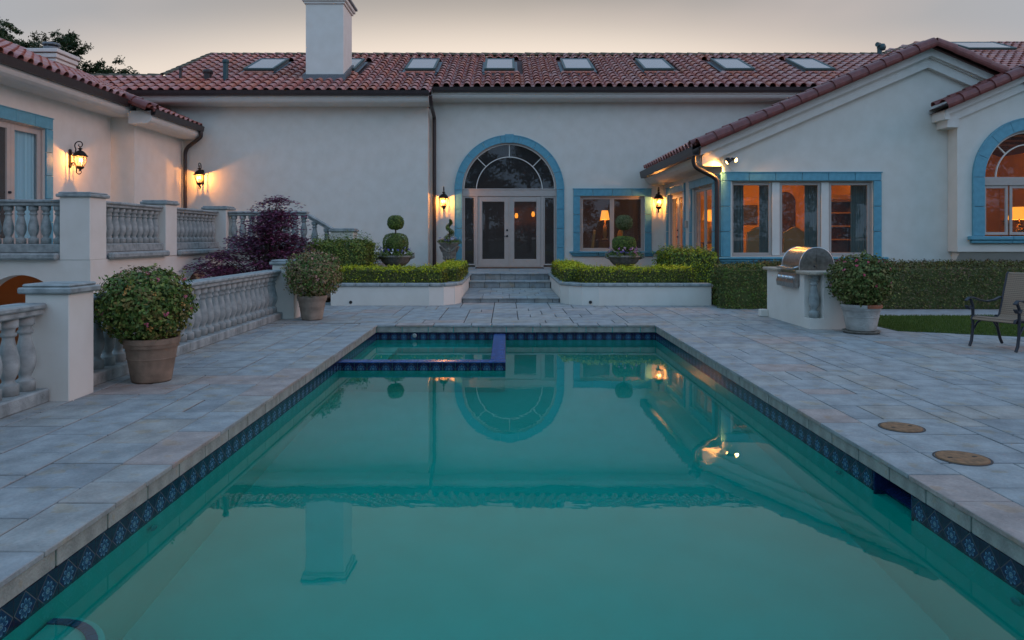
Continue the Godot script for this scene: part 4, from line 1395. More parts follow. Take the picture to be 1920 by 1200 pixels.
	for q in [[-1.083, -0.50], [-0.46, 0.0], [0.002, 0.46], [0.50, 1.083]]:
		sash(w5, q[0], q[1], 0.03, 1.198, 0.065, -0.075, M.frame)
	for i in 3:
		var s6 := B.new()
		var l0 := -1.52 + 1.013 * i + 0.003
		s6.span(Vector3(l0, -0.09, 0.0), Vector3(l0 + 1.007, -0.002, 0.13), 0.012)
		s6.span(Vector3(l0 + (0.06 if i == 0 else 0.0), -0.168, 0.0), Vector3(l0 + 1.007 - (0.06 if i == 2 else 0.0), -0.09, 0.09), 0.012)
		put(w5, "sill_stone", s6, M.blue)
	# ---- west wing: french doors on the raised terrace (local x runs away from the camera)
	var w6 := sub(v, "terrace_door", Vector3(-11.08, 1.25, -15.60), PI / 2)
	surround(w6, 2.22, 2.80, 0.26, false)
	casing(w6, 2.22, 2.80)
	sash(w6, 0.037, 1.108, 0.037, 2.763, 0.13, -0.075, M.frame)
	sash(w6, 1.112, 2.183, 0.037, 2.763, 0.13, -0.075, M.frame)
	var h6 := B.new()
	for y in [1.02, 1.20]:
		h6.lathe([Vector2(0, 0.06), Vector2(0.03, 0.05), Vector2(0.03, 0)], 12, Transform3D(Basis(Vector3.RIGHT, PI / 2), Vector3(1.04, y, -0.075)))
	put(w6, "handle", h6, M.iron)

# ---------------------------------------------------------------- rooms behind the windows
func room(called: String, x0: float, x1: float, d0: float, d1: float, y0: float, y1: float, wm: Material, west := true, east := true) -> void:
	var v := get_node("villa")
	var r := sub(v, called)
	var s := B.new()
	s.span(Vector3(x0 - 0.1, y0, -d1), Vector3(x1 + 0.1, y1, -d1 - 0.1))
	if west:
		s.span(Vector3(x0 - 0.1, y0, -d0), Vector3(x0, y1, -d1))
	if east:
		s.span(Vector3(x1, y0, -d0), Vector3(x1 + 0.1, y1, -d1))
	put(r, "inner_wall", s, wm)
	var f := B.new()
	f.span(Vector3(x0 - 0.1, y0 - 0.1, -d0), Vector3(x1 + 0.1, y0, -d1 - 0.1))
	put(r, "inner_floor", f, M.room_floor)
	var c := B.new()
	c.span(Vector3(x0 - 0.1, y1, -d0), Vector3(x1 + 0.1, y1 + 0.1, -d1 - 0.1))
	put(r, "inner_ceiling", c, wm)

func lamp_light(parent: Node3D, at: Vector3, colour: Color, energy: float, size := 0.05) -> void:
	var l := OmniLight3D.new()
	l.name = "lamp"
	l.light_color = colour
	l.light_energy = energy
	l.light_size = size
	l.omni_range = 25.0
	l.omni_attenuation = 2.0
	l.shadow_enabled = true
	parent.add_child(l, true)
	l.position = at

func table_lamp(at: Vector3, label: String, shade_r: float, energy: float, foot: float) -> void:
	var t := thing("table_lamp", label, "lamp", at)
	var b := B.new()
	b.lathe([Vector2(0, 0), Vector2(0.10, 0), Vector2(0.10, 0.03), Vector2(0.04, 0.06), Vector2(0.07, 0.15), Vector2(0.085, 0.24), Vector2(0.05, foot * 0.7), Vector2(0.02, foot * 0.8), Vector2(0.015, foot)], 16)
	put(t, "base", b, M.gold_cloth)
	var s := B.new()
	s.lathe([Vector2(shade_r, foot), Vector2(shade_r * 0.66, foot + 0.33)], 24)
	put(t, "lamp_shade", s, M.shade)
	lamp_light(t, Vector3(0, foot + 0.15, 0), Color(1, 0.70, 0.36), energy)
	var tb := thing("side_table", "dark wood side table under the " + label.split(" ")[0] + " table lamp", "table", at)
	var p := B.new()
	p.box(Vector3(0, -0.02, 0), Vector3(0.6, 0.04, 0.45), Basis(), 0.006)
	put(tb, "table_top", p, M.wood)
	for sx in [-1, 1]:
		for sz in [-1, 1]:
			var l := B.new()
			l.span(Vector3(sx * 0.26 - 0.02, -(at.y - 0.46), sz * 0.19 - 0.02), Vector3(sx * 0.26 + 0.02, -0.04, sz * 0.19 + 0.02))
			put(tb, "leg", l, M.wood)

func curtain(x0: float, x1: float, y0: float, y1: float, d: float, m: Material, label: String, turn := 0.0) -> void:
	var t := thing("curtain", label, "curtain", Vector3((x0 + x1) / 2, y0, -d), turn)
	var w := x1 - x0
	var b := B.new()
	var n := 40
	for i in n:
		var f := func(k: float) -> Vector3: return Vector3(-w / 2 + w * k / n, 0, 0.035 * sin(k * 1.15) + 0.012 * sin(k * 2.9))
		var a: Vector3 = f.call(i)
		var c: Vector3 = f.call(i + 1)
		b.quad(a, c, c + Vector3(0, y1 - y0, 0), a + Vector3(0, y1 - y0, 0))
		b.quad(c + Vector3(0, 0, -0.006), a + Vector3(0, 0, -0.006), a + Vector3(0, y1 - y0, -0.006), c + Vector3(0, y1 - y0, -0.006))
	put(t, "drape", b, m)
	var r := B.new()
	r.tube([Vector3(-w / 2 - 0.05, y1 - y0 + 0.015, 0), Vector3(w / 2 + 0.05, y1 - y0 + 0.015, 0)], 0.015, 0.015, 8)
	put(t, "rod", r, M.wood)

func dining_chair(at: Vector3, turn: float, label: String) -> void:
	var t := thing("dining_chair", label, "chair", at, turn, "upholstered chairs behind the windows")
	var b := B.new()
	var poly := PackedVector2Array([Vector2(-0.27, 0.50), Vector2(0.27, 0.50), Vector2(0.285, 1.10)])
	for i in 13:
		var k := i / 12.0
		poly.append(Vector2(0.285 - 0.57 * k, 1.12 + 0.14 * pow(sin(PI * k), 1.6)))
	poly.append(Vector2(-0.285, 1.10))
	b.extrude(poly, -0.04, 0.05, Transform3D(Basis(Vector3.RIGHT, 0.12), Vector3(0, 0, 0.20)))
	put(t, "backrest", b, M.gold_cloth)
	var s := B.new()
	s.box(Vector3(0, 0.44, 0), Vector3(0.54, 0.12, 0.5), Basis(), 0.03)
	put(t, "seat", s, M.gold_cloth)
	for sx in [-1, 1]:
		for sz in [-1, 1]:
			var l := B.new()
			l.tube([Vector3(sx * 0.22, 0.40, sz * 0.19), Vector3(sx * 0.23, 0.0, sz * 0.21)], 0.03, 0.018, 8)
			put(t, "leg", l, M.wood)

func rooms() -> void:
	room("hall", -2.4, 2.25, 24.8, 29.0, 0.455, 5.3, M.room_dark)
	room("sitting_room", 2.36, 5.05, 24.8, 28.2, 0.455, 3.4, M.room_dark)
	room("dining_room", 5.47, 10.55, 18.15, 24.40, 0.455, 3.30, M.room_gold, false, true)
	room("breakfast_room", 10.66, 14.9, 18.15, 22.4, 0.455, 4.30, M.room_gold)
	room("terrace_room", -15.0, -11.40, 12.5, 19.5, 1.2, 4.4, M.room_dark, true, false)
	# lights
	for q in [[Vector3(7.9, 3.14, -21.4), "brass ceiling lamp over the dining chairs of the east wing", 3.4], [Vector3(12.6, 3.75, -20.3), "brass ceiling lamp behind the arched bay window", 0.8], [Vector3(-13.2, 3.9, -16.0), "brass ceiling lamp behind the french doors of the raised terrace", 0.35]]:
		var t := thing("ceiling_lamp", q[1], "lamp", q[0])
		var s := B.new()
		s.lathe([Vector2(0.0, -0.10), Vector2(0.12, -0.08), Vector2(0.18, 0.0), Vector2(0.17, 0.04)], 20)
		put(t, "lamp_shade", s, M.shade)
		var r := B.new()
		r.tube([Vector3(0, 0.02, 0), Vector3(0, 0.158 if q[0].x > 0 and q[0].x < 10 else 0.5, 0)], 0.01, 0.01, 6)
		put(t, "stem", r, M.wood)
		lamp_light(t, Vector3(0, -0.16, 0), Color(1, 0.68, 0.20), q[2], 0.15)
	table_lamp(Vector3(3.50, 1.36, -26.3), "gold table lamp glowing behind the window beside the entrance", 0.17, 0.25, 0.70)
	table_lamp(Vector3(5.85, 1.30, -21.2), "brass table lamp behind the side window of the east wing", 0.13, 0.06, 0.60)
	for q in [[0.40, 2.28, "small amber wall lamp in the hall beside the door's meeting stiles"], [1.05, 2.34, "small amber wall lamp deep in the hall seen through the door leaf"]]:
		var t := thing("wall_lamp", q[2], "lamp", Vector3(q[0], q[1], -28.9))
		var s := B.new()
		s.lathe([Vector2(0.05, -0.09), Vector2(0.07, 0.0), Vector2(0.04, 0.10)], 12, Transform3D(Basis(), Vector3(0, 0, 0.05)))
		put(t, "lamp_shade", s, M.shade)
		var bk := B.new()
		bk.box(Vector3(0, 0, -0.05), Vector3(0.06, 0.2, 0.08))
		put(t, "bracket", bk, M.iron)
		lamp_light(t, Vector3(0, 0.0, 0.05), Color(1, 0.62, 0.3), 0.02)
	# furniture and hangings
	curtain(5.56, 5.86, 0.6, 2.72, 18.35, M.curtain, "dark teal curtain beside the corner of the east wing's triple window")
	curtain(6.26, 6.50, 0.6, 2.72, 18.35, M.curtain, "dark teal curtain in front of the first mullion of the triple window")
	curtain(7.38, 7.74, 0.6, 2.72, 18.35, M.curtain, "dark teal curtain in front of the second mullion of the triple window")
	curtain(8.52, 8.95, 0.6, 2.72, 18.35, M.curtain, "dark teal curtain at the end of the triple window above the white pot")
	curtain(-11.75, -10.79, 1.25, 3.98, 17.30, M.curtain_pale, "pale teal curtain behind the french door of the raised terrace", PI / 2)
	dining_chair(Vector3(6.42, 0.455, -19.4), 0.15, "upholstered chair with curved top behind the first pane of the triple window")
	dining_chair(Vector3(7.52, 0.455, -19.6), -0.1, "gold upholstered chair behind the grill in the triple window")
	dining_chair(Vector3(2.72, 0.455, -25.9), 1.5, "upholstered chair at the door side of the sitting room window")
	dining_chair(Vector3(4.35, 0.455, -26.0), -1.4, "upholstered chair behind the topiary in the sitting room window")
	var pc := thing("painting", "small dark framed painting on the gold dining room wall", "painting", Vector3(8.0, 2.18, -24.38))
	var a := B.new()
	a.box(Vector3.ZERO, Vector3(0.40, 0.52, 0.02))
	put(pc, "canvas", a, M.picture)
	var fr := B.new()
	for e in [[Vector3(-0.23, 0, 0.01), Vector3(0.06, 0.64, 0.05)], [Vector3(0.23, 0, 0.01), Vector3(0.06, 0.64, 0.05)], [Vector3(0, 0.29, 0.01), Vector3(0.40, 0.06, 0.048)], [Vector3(0, -0.29, 0.01), Vector3(0.40, 0.06, 0.048)]]:
		fr.box(e[0], e[1], Basis(), 0.01)
	put(pc, "frame", fr, M.wood)
	var cb := thing("cabinet", "tall dark wood cabinet with open shelves in the dining room", "cabinet", Vector3(9.95, 0.455, -22.4))
	var bd := B.new()
	bd.span(Vector3(-0.5, 0, -0.25), Vector3(-0.46, 2.1, 0.2)); bd.span(Vector3(0.46, 0, -0.25), Vector3(0.5, 2.1, 0.2)); bd.span(Vector3(-0.46, 0, -0.25), Vector3(0.46, 2.1, -0.22))
	put(cb, "carcass", bd, M.wood)
	for y in [0.0, 0.5, 0.9, 1.3, 1.7, 2.06]:
		var sh := B.new()
		sh.span(Vector3(-0.46, y, -0.22), Vector3(0.46, y + 0.04, 0.19))
		put(cb, "shelf", sh, M.gold_cloth)  # gold instead of wood: lamplight on the shelf edges put into the colour
	var cr := B.new()
	cr.span(Vector3(-0.56, 2.1, -0.27), Vector3(0.56, 2.26, 0.26), 0.03)
	put(cb, "crown_moulding", cr, M.gold_cloth)  # light on the cabinet top painted in as gold colour
	var dd := thing("inner_door", "dark arched inner door in the gold dining room wall", "door", Vector3(9.15, 0.455, -24.36))
	var ap := PackedVector2Array([Vector2(-0.33, 0), Vector2(0.33, 0)])
	for i in 13:
		var t := PI * i / 12.0
		ap.append(Vector2(cos(t) * 0.33, 2.15 + sin(t) * 0.33))
	var dp := B.new()
	dp.extrude(ap, 0.0, 0.05)
	put(dd, "door_panel", dp, M.wood)
	var dn := B.new()
	dn.lathe([Vector2(0, 0.06), Vector2(0.03, 0.05), Vector2(0.025, 0)], 10, Transform3D(Basis(Vector3.RIGHT, PI / 2), Vector3(0.25, 1.0, 0.05)))
	put(dd, "knob", dn, M.chrome)
	for i in 4:
		var bm := thing("ceiling_beam", "dark timber beam under the ceiling behind the arched bay window", "beam", Vector3(10.66, 4.10, -18.6 - i * 0.95), 0.0, "timber beams behind the bay window")
		var bb := B.new()
		bb.span(Vector3(0, -0.12, -0.12), Vector3(4.24, 0.2, 0.12), 0.015)
		put(bm, "timber", bb, M.wood)
	var wd := thing("dresser", "tall dark wood dresser behind the arched bay window", "dresser", Vector3(12.0, 0.455, -22.1))
	var ws := B.new()
	ws.span(Vector3(-0.8, 0, -0.25), Vector3(0.8, 0.95, 0.25), 0.01); ws.span(Vector3(-0.75, 0.95, -0.25), Vector3(0.75, 2.5, -0.05), 0.01)
	put(wd, "carcass", ws, M.wood)
	for y in [1.3, 1.7, 2.1]:
		var sh2 := B.new()
		sh2.span(Vector3(-0.72, y, -0.05), Vector3(0.72, y + 0.03, 0.12))
		put(wd, "shelf", sh2, M.wood)
	var pp := thing("potted_palm", "dark leafy house plant behind the arched bay window", "plant", Vector3(13.05, 0.455, -18.75))
	var pot := B.new()
	pot.lathe(pot_profile(0.14, 0.2, 0.38), 20)
	put(pp, "pot", pot, M.urn)
	var fr2 := B.new()
	for i in 26:
		var a3 := rng.randf() * TAU
		var up := rng.randf_range(0.7, 1.35)
		var pts := []
		for k in 7:
			var q := k / 6.0
			pts.append(Vector3(cos(a3) * 0.5 * q * q, 0.35 + up * q - 0.25 * q * q * q, sin(a3) * 0.5 * q * q))
		fr2.tube(pts, 0.008, 0.003, 5)
		for k in 14:
			var at3: Vector3 = pts[2 + k % 5]
			fr2.col = Color(0.04, 0.07, 0.02)
			fr2.leaf(at3 + Vector3(rng.randfn(0, 0.03), rng.randfn(0, 0.03), rng.randfn(0, 0.03)), Vector3(rng.randf_range(-1, 1), 1, rng.randf_range(-1, 1)).normalized(), rng.randf() * TAU, 0.03, 0.2)
	put(pp, "fronds", fr2, M.leaf)
	var tl := Vector3(13.55, 1.36, -19.6)
	table_lamp(tl, "cream table lamp behind the arched bay window", 0.26, 0.30, 0.55)

# ---------------------------------------------------------------- balustrades and pillars
func make_baluster() -> void:
	var b := B.new()
	b.lathe([Vector2(0.0, 0.0), Vector2(0.078, 0.0), Vector2(0.078, 0.085), Vector2(0.072, 0.092), Vector2(0.058, 0.098), Vector2(0.046, 0.115), Vector2(0.050, 0.135), Vector2(0.070, 0.18), Vector2(0.083, 0.235), Vector2(0.082, 0.29), Vector2(0.069, 0.36), Vector2(0.053, 0.43), Vector2(0.045, 0.475), Vector2(0.047, 0.486), Vector2(0.061, 0.494), Vector2(0.063, 0.505), Vector2(0.060, 0.517), Vector2(0.049, 0.525), Vector2(0.050, 0.545), Vector2(0.058, 0.560), Vector2(0.074, 0.568), Vector2(0.075, 0.64), Vector2(0.0, 0.64)], 20)
	baluster_mesh = b.mesh()

func balustrade(label: String, a: Vector3, b: Vector3, spacing: float, plinth_h: float, plinth_w: float) -> void:
	# a and b: ends of the centre line at the foot of the plinth; a slope is followed
	var t := thing("balustrade", label, "balustrade", a)
	var v := b - a
	var flat := Vector3(v.x, 0, v.z)
	var len := flat.length()
	var k := maxi(1, roundi(len / 1.35))
	for i in k:
		var p := v * (float(i) / k) + flat / len * 0.002
		var q := v * (float(i + 1) / k) - flat / len * 0.002
		var s := B.new()
		s.beam(p + Vector3(0, plinth_h / 2, 0), q + Vector3(0, plinth_h / 2, 0), plinth_w, plinth_h - 0.002, 0.012)
		put(t, "plinth_stone", s, M.rail)
		var r := B.new()
		var y := plinth_h + 0.64
		r.beam(p + Vector3(0, y + 0.03, 0), q + Vector3(0, y + 0.03, 0), 0.20, 0.058, 0.012)
		r.beam(p + Vector3(0, y + 0.08, 0), q + Vector3(0, y + 0.08, 0), 0.26, 0.05, 0.014)
		put(t, "handrail_stone", r, M.rail)
	var n := maxi(1, int(len / spacing))
	for i in n:
		var o := put(t, "baluster", baluster_mesh, M.baluster, v * ((i + 0.5) / n) + Vector3(0, plinth_h, 0))
		o.rotation.y = rng.randf() * TAU

func pillar(label: String, x0: float, x1: float, d0: float, d1: float, y0: float, y1: float) -> void:
	var t := thing("pillar", label, "pillar", Vector3((x0 + x1) / 2, y0, -(d0 + d1) / 2))
	var w := x1 - x0
	var dp := d1 - d0
	var h := y1 - y0
	var s := B.new()
	s.span(Vector3(-w / 2, 0, -dp / 2), Vector3(w / 2, h - 0.085, dp / 2), 0.008)
	put(t, "shaft", s, M.stucco)
	var c := B.new()
	c.span(Vector3(-w / 2 - 0.045, h - 0.085, -dp / 2 - 0.045), Vector3(w / 2 + 0.045, h - 0.03, dp / 2 + 0.045), 0.012)
	c.span(Vector3(-w / 2 - 0.02, h - 0.03, -dp / 2 - 0.02), Vector3(w / 2 + 0.02, h, dp / 2 + 0.02), 0.014)
	put(t, "cap", c, M.rail)

func raised_terrace() -> void:
	var t := thing("raised_terrace", "raised stucco terrace with arched openings beneath, along the west wing", "terrace")
	csg_wall(t, "front_wall", span_shape(Vector3(-17.0, -1.9, -12.4), Vector3(-6.95, 1.06, -12.66)), M.stucco, [["box", Vector3(-8.13 - 0.73, -3.0, -12.0), Vector3(-8.13 + 0.73, 0.08, -13.0)], ["arch", Vector3(-8.13, 0.08, -12.5), 0.73, "z"]])
	csg_wall(t, "side_wall", span_shape(Vector3(-7.21, -1.9, -12.66), Vector3(-6.95, 1.06, -18.1)), M.stucco, [["box", Vector3(-8.0, -3.0, -16.02), Vector3(-6.0, -0.03, -17.48)], ["arch", Vector3(-7.0, -0.03, -16.75), 0.73, "x"]])
	var sw := B.new()
	sw.extrude(PackedVector2Array([Vector2(-7.21, -1.9), Vector2(-3.72, -1.9), Vector2(-3.72, 0.62), Vector2(-4.80, 1.06), Vector2(-7.21, 1.06)]), -18.36, -18.101)
	put(t, "stair_wall", sw, M.stucco)
	var f := B.new()
	f.span(Vector3(-17.0, 1.06, -12.4), Vector3(-6.96, 1.18, -18.1))
	f.span(Vector3(-17.0, 1.06, -18.1), Vector3(-4.82, 1.18, -23.9))
	put(t, "terrace_floor", f, M.path)
	for i in 4:
		var st := B.new()
		st.span(Vector3(-4.82 + i * 0.28, 0.0, -18.37), Vector3(-4.82 + (i + 1) * 0.28, 1.06 - 0.12 * i, -23.9), 0.008)
		put(t, "stair_step", st, M.path)
	var uw := B.new()
	uw.span(Vector3(-17.0, -1.9, -15.2), Vector3(-9.4, 1.06, -15.3))
	uw.span(Vector3(-9.5, -1.9, -15.3), Vector3(-9.4, 1.06, -18.1))
	put(t, "undercroft_wall", uw, M.tan_wall)
	for q in [[Vector3(-11.0, 1.062, -12.4), Vector3(-7.46, 1.176, -12.28)], [Vector3(-6.95, 1.062, -12.92), Vector3(-6.83, 1.176, -15.10)], [Vector3(-6.95, 1.062, -15.62), Vector3(-6.83, 1.176, -18.02)], [Vector3(-6.78, 1.062, -18.1), Vector3(-4.80, 1.176, -17.98)]]:
		var s := B.new()
		s.span(q[0], q[1], 0.03)
		put(t, "ledge_stone", s, M.rail)
	# a lamp hangs under the terrace and lights the arches
	var l := thing("undercroft_lamp", "amber lamp hidden under the raised terrace behind its arches", "lamp", Vector3(-8.3, 0.78, -16.6))
	var b := B.new()
	b.lathe([Vector2(0.0, -0.1), Vector2(0.1, -0.06), Vector2(0.13, 0.05), Vector2(0.0, 0.06)], 16)
	put(l, "lamp_shade", b, M.shade)
	var r := B.new()
	r.tube([Vector3(0, 0.05, 0), Vector3(0, 0.28, 0)], 0.012, 0.012, 6)
	put(l, "stem", r, M.iron)
	lamp_light(l, Vector3(0, -0.15, 0), Color(1, 0.66, 0.25), 0.35, 0.1)
	var l2 := thing("undercroft_lamp", "amber lamp hidden under the terrace beside its front arch", "lamp", Vector3(-10.2, 0.78, -13.9))
	put(l2, "lamp_shade", b, M.shade)
	put(l2, "stem", r, M.iron)
	lamp_light(l2, Vector3(0, -0.15, 0), Color(1, 0.62, 0.25), 0.07, 0.1)
	pillar("tall stucco pillar at the front corner of the raised terrace", -7.46, -6.95, 12.39, 12.90, 1.06, 2.20)
	pillar("middle stucco pillar on the side of the raised terrace", -7.40, -6.93, 15.11, 15.62, 1.06, 2.20)
	pillar("stucco pillar where the terrace railing turns towards the stairs", -7.35, -6.80, 18.02, 18.52, 1.06, 2.20)
	pillar("low stucco pillar at the foot of the terrace stairs", -4.25, -3.70, 17.96, 18.42, -0.06, 1.66)
	balustrade("stone balustrade over the front arch of the raised terrace", Vector3(-11.5, 1.18, -12.56), Vector3(-7.47, 1.18, -12.56), 0.205, 0.15, 0.26)
	balustrade("stone balustrade between the front corner and middle terrace pillars", Vector3(-7.10, 1.18, -12.91), Vector3(-7.10, 1.18, -15.10), 0.205, 0.15, 0.26)
	balustrade("stone balustrade behind the purple maple on the terrace side", Vector3(-7.10, 1.18, -15.63), Vector3(-7.10, 1.18, -18.01), 0.205, 0.15, 0.26)
	balustrade("stone balustrade facing the pool above the purple maple", Vector3(-6.79, 1.18, -18.22), Vector3(-4.86, 1.18, -18.22), 0.205, 0.15, 0.26)
	balustrade("short sloping stone balustrade beside the terrace stairs", Vector3(-4.85, 1.12, -18.22), Vector3(-4.26, 0.78, -18.22), 0.205, 0.15, 0.26)

func deck_balustrade() -> void:
	balustrade("long stone balustrade along the pool deck between two stucco pillars", Vector3(-4.13, -0.004, -6.92), Vector3(-4.10, -0.004, -13.12), 0.2125, 0.125, 0.30)
	balustrade("stone balustrade ending at the stucco pillar in front of the big potted shrub", Vector3(-4.15, -0.004, -1.3), Vector3(-4.15, -0.004, -6.51), 0.2125, 0.125, 0.30)
	pillar("stucco pillar with stone cap in front of the big potted shrub", -4.23, -3.84, 6.52, 6.91, -0.02, 1.03)
	pillar("stucco pillar with stone cap behind the smaller potted shrub", -4.14, -3.75, 13.13, 13.52, -0.02, 1.04)

# ---------------------------------------------------------------- entrance steps and planters
func entrance_steps_and_planters() -> void:
	var t := thing("entrance_steps", "broad stone steps and landing leading up to the arched door", "steps")
	var core := B.new()
	core.span(Vector3(-0.98, -0.06, -16.40), Vector3(1.18, 0.075, -19.60))
	core.span(Vector3(-1.6, -0.06, -19.60), Vector3(1.8, 0.25, -20.30))
	core.span(Vector3(-2.5, -0.06, -20.36), Vector3(2.3, 0.424, -24.5))
	put(t, "step_core", core, M.grout)
	for q in [[-0.97, 1.17, 16.38, 0.0, 0.075], [-0.97, 1.17, 19.58, 0.105, 0.25], [-0.97, 1.17, 20.33, 0.28, 0.425]]:
		var x: float = q[0]
		while x < q[1] - 0.05:
			var l := minf(0.41 + rng.randf_range(-0.02, 0.02), q[1] - x)
			var s := B.new()
			s.span(Vector3(x + 0.005, q[3], -q[2]), Vector3(x + l - 0.005, q[4], -q[2] - 0.06), 0.004)
			put(t, "riser_stone", s, M.paver[[0, 2, 4, 0][rng.randi() % 4]])
			x += l
	for q in [[-0.98, 1.18, 16.35, 19.58, 0.105], [-1.0, 1.2, 19.55, 20.33, 0.28], [-2.5, 2.3, 20.29, 24.49, 0.455]]:
		var d: float = q[2]
		while d < q[3] - 0.1:
			var dl := minf([0.45, 0.6, 0.7, 0.55][rng.randi() % 4], q[3] - d)
			var x: float = q[0]
			while x < q[1] - 0.05:
				var l := minf([0.3, 0.45, 0.6, 0.4][rng.randi() % 4], q[1] - x)
				if q[1] - x - l < 0.15:
					l = q[1] - x
				var s := B.new()
				s.span(Vector3(x + 0.004, q[4] - 0.03, -d - 0.003), Vector3(x + l - 0.004, q[4], -d - dl + 0.004), 0.004)
				put(t, "tread_slab", s, M.paver[[0, 5, 2, 4, 1][rng.randi() % 5]])
				x += l
			d += dl
	planter("west stucco planter wall with stone cap beside the entrance steps", -1.0, [Vector2(-3.70, 15.65), Vector2(-1.62, 15.65), Vector2(-1.32, 15.73), Vector2(-1.10, 15.95), Vector2(-0.985, 16.35), Vector2(-0.985, 20.28)], -3.72)
	planter("east stucco planter wall with stone cap beside the entrance steps", 1.0, [Vector2(4.33, 15.65), Vector2(1.95, 15.65), Vector2(1.60, 15.73), Vector2(1.35, 15.95), Vector2(1.19, 16.35), Vector2(1.19, 20.28)], 4.5)
	var m := thing("door_mat", "brown woven mat lying before the arched door", "mat", Vector3(0.11, 0.455, -23.85))
	var s := B.new()
	s.box(Vector3(0, 0.012, 0), Vector3(2.1, 0.02, 0.75), Basis(), 0.006)
	put(m, "pile", s, M.mat_brown)
	var e := B.new()
	for q in [[Vector3(0, 0.008, 0.395), Vector3(2.18, 0.016, 0.04)], [Vector3(0, 0.008, -0.395), Vector3(2.18, 0.016, 0.04)], [Vector3(1.07, 0.008, 0), Vector3(0.04, 0.016, 0.75)], [Vector3(-1.07, 0.008, 0), Vector3(0.04, 0.016, 0.75)]]:
		e.box(q[0], q[1])
	put(m, "border", e, M.black)

func planter(label: String, side: float, path: Array, outer_x: float) -> void:
	var t := thing("planter", label, "planter")
	for i in path.size() - 1:
		var a: Vector2 = path[i]
		var b: Vector2 = path[i + 1]
		var dir := (b - a).normalized()
		var inn := Vector2(-dir.y, dir.x)
		if inn.dot(Vector2(side, 1.0)) < 0.0:
			inn = -inn
		var k := maxi(1, roundi(a.distance_to(b) / 0.55))
		var wl := B.new()
		var ext := 0.012 if i > 0 else 0.0
		var pa := a - dir * ext
		wl.extrude(PackedVector2Array([pa, b, b + inn * 0.22, pa + inn * 0.22]), -0.06, 0.40, Transform3D(Basis(Vector3.RIGHT, Vector3(0, 0, -1), Vector3.UP), Vector3.ZERO))
		put(t, "wall_section", wl, M.stucco)
		for j in k:
			var p := a.lerp(b, float(j) / k) + dir * 0.003
			var q := a.lerp(b, float(j + 1) / k) - dir * 0.003
			var c := B.new()
			c.beam(Vector3(p.x + inn.x * 0.11, 0.434, -p.y - inn.y * 0.11), Vector3(q.x + inn.x * 0.11, 0.434, -q.y - inn.y * 0.11), 0.30, 0.068, 0.016)
			put(t, "cap_stone", c, M.rail)
	var soil := B.new()
	var xa := minf(outer_x, path[path.size() - 1].x + side * 0.2)
	var xb := maxf(outer_x, path[path.size() - 1].x + side * 0.2)
	soil.span(Vector3(xa, -0.05, -16.3), Vector3(xb, 0.36, -24.0 if side < 0 else -20.3))
	soil.span(Vector3(minf(outer_x, path[1].x), -0.05, -15.85), Vector3(maxf(outer_x, path[1].x), 0.359, -16.3))
	if side > 0:
		soil.span(Vector3(2.35, -0.05, -20.3), Vector3(5.2, 0.36, -24.45))
	put(t, "soil", soil, M.soil)
	var h := B.new()
	h.lathe([Vector2(0, 0.01), Vector2(0.03, 0.012), Vector2(0.035, 0)], 14, Transform3D(Basis(Vector3.RIGHT, PI / 2), Vector3(-3.28 if side < 0 else 1.78, 0.07, -15.648 if side < 0 else -15.665)))
	put(t, "drain_hole", h, M.black)

# ---------------------------------------------------------------- lamps on the walls
func scroll(centre: Vector3, r0: float, r1: float, a0: float, a1: float, n := 18) -> Array:
	var out := []
	for i in n + 1:
		var k := float(i) / n
		var a := lerpf(a0, a1, k)
		var r := lerpf(r0, r1, k)
		out.append(centre + Vector3(0, sin(a) * r, cos(a) * r))
	return out

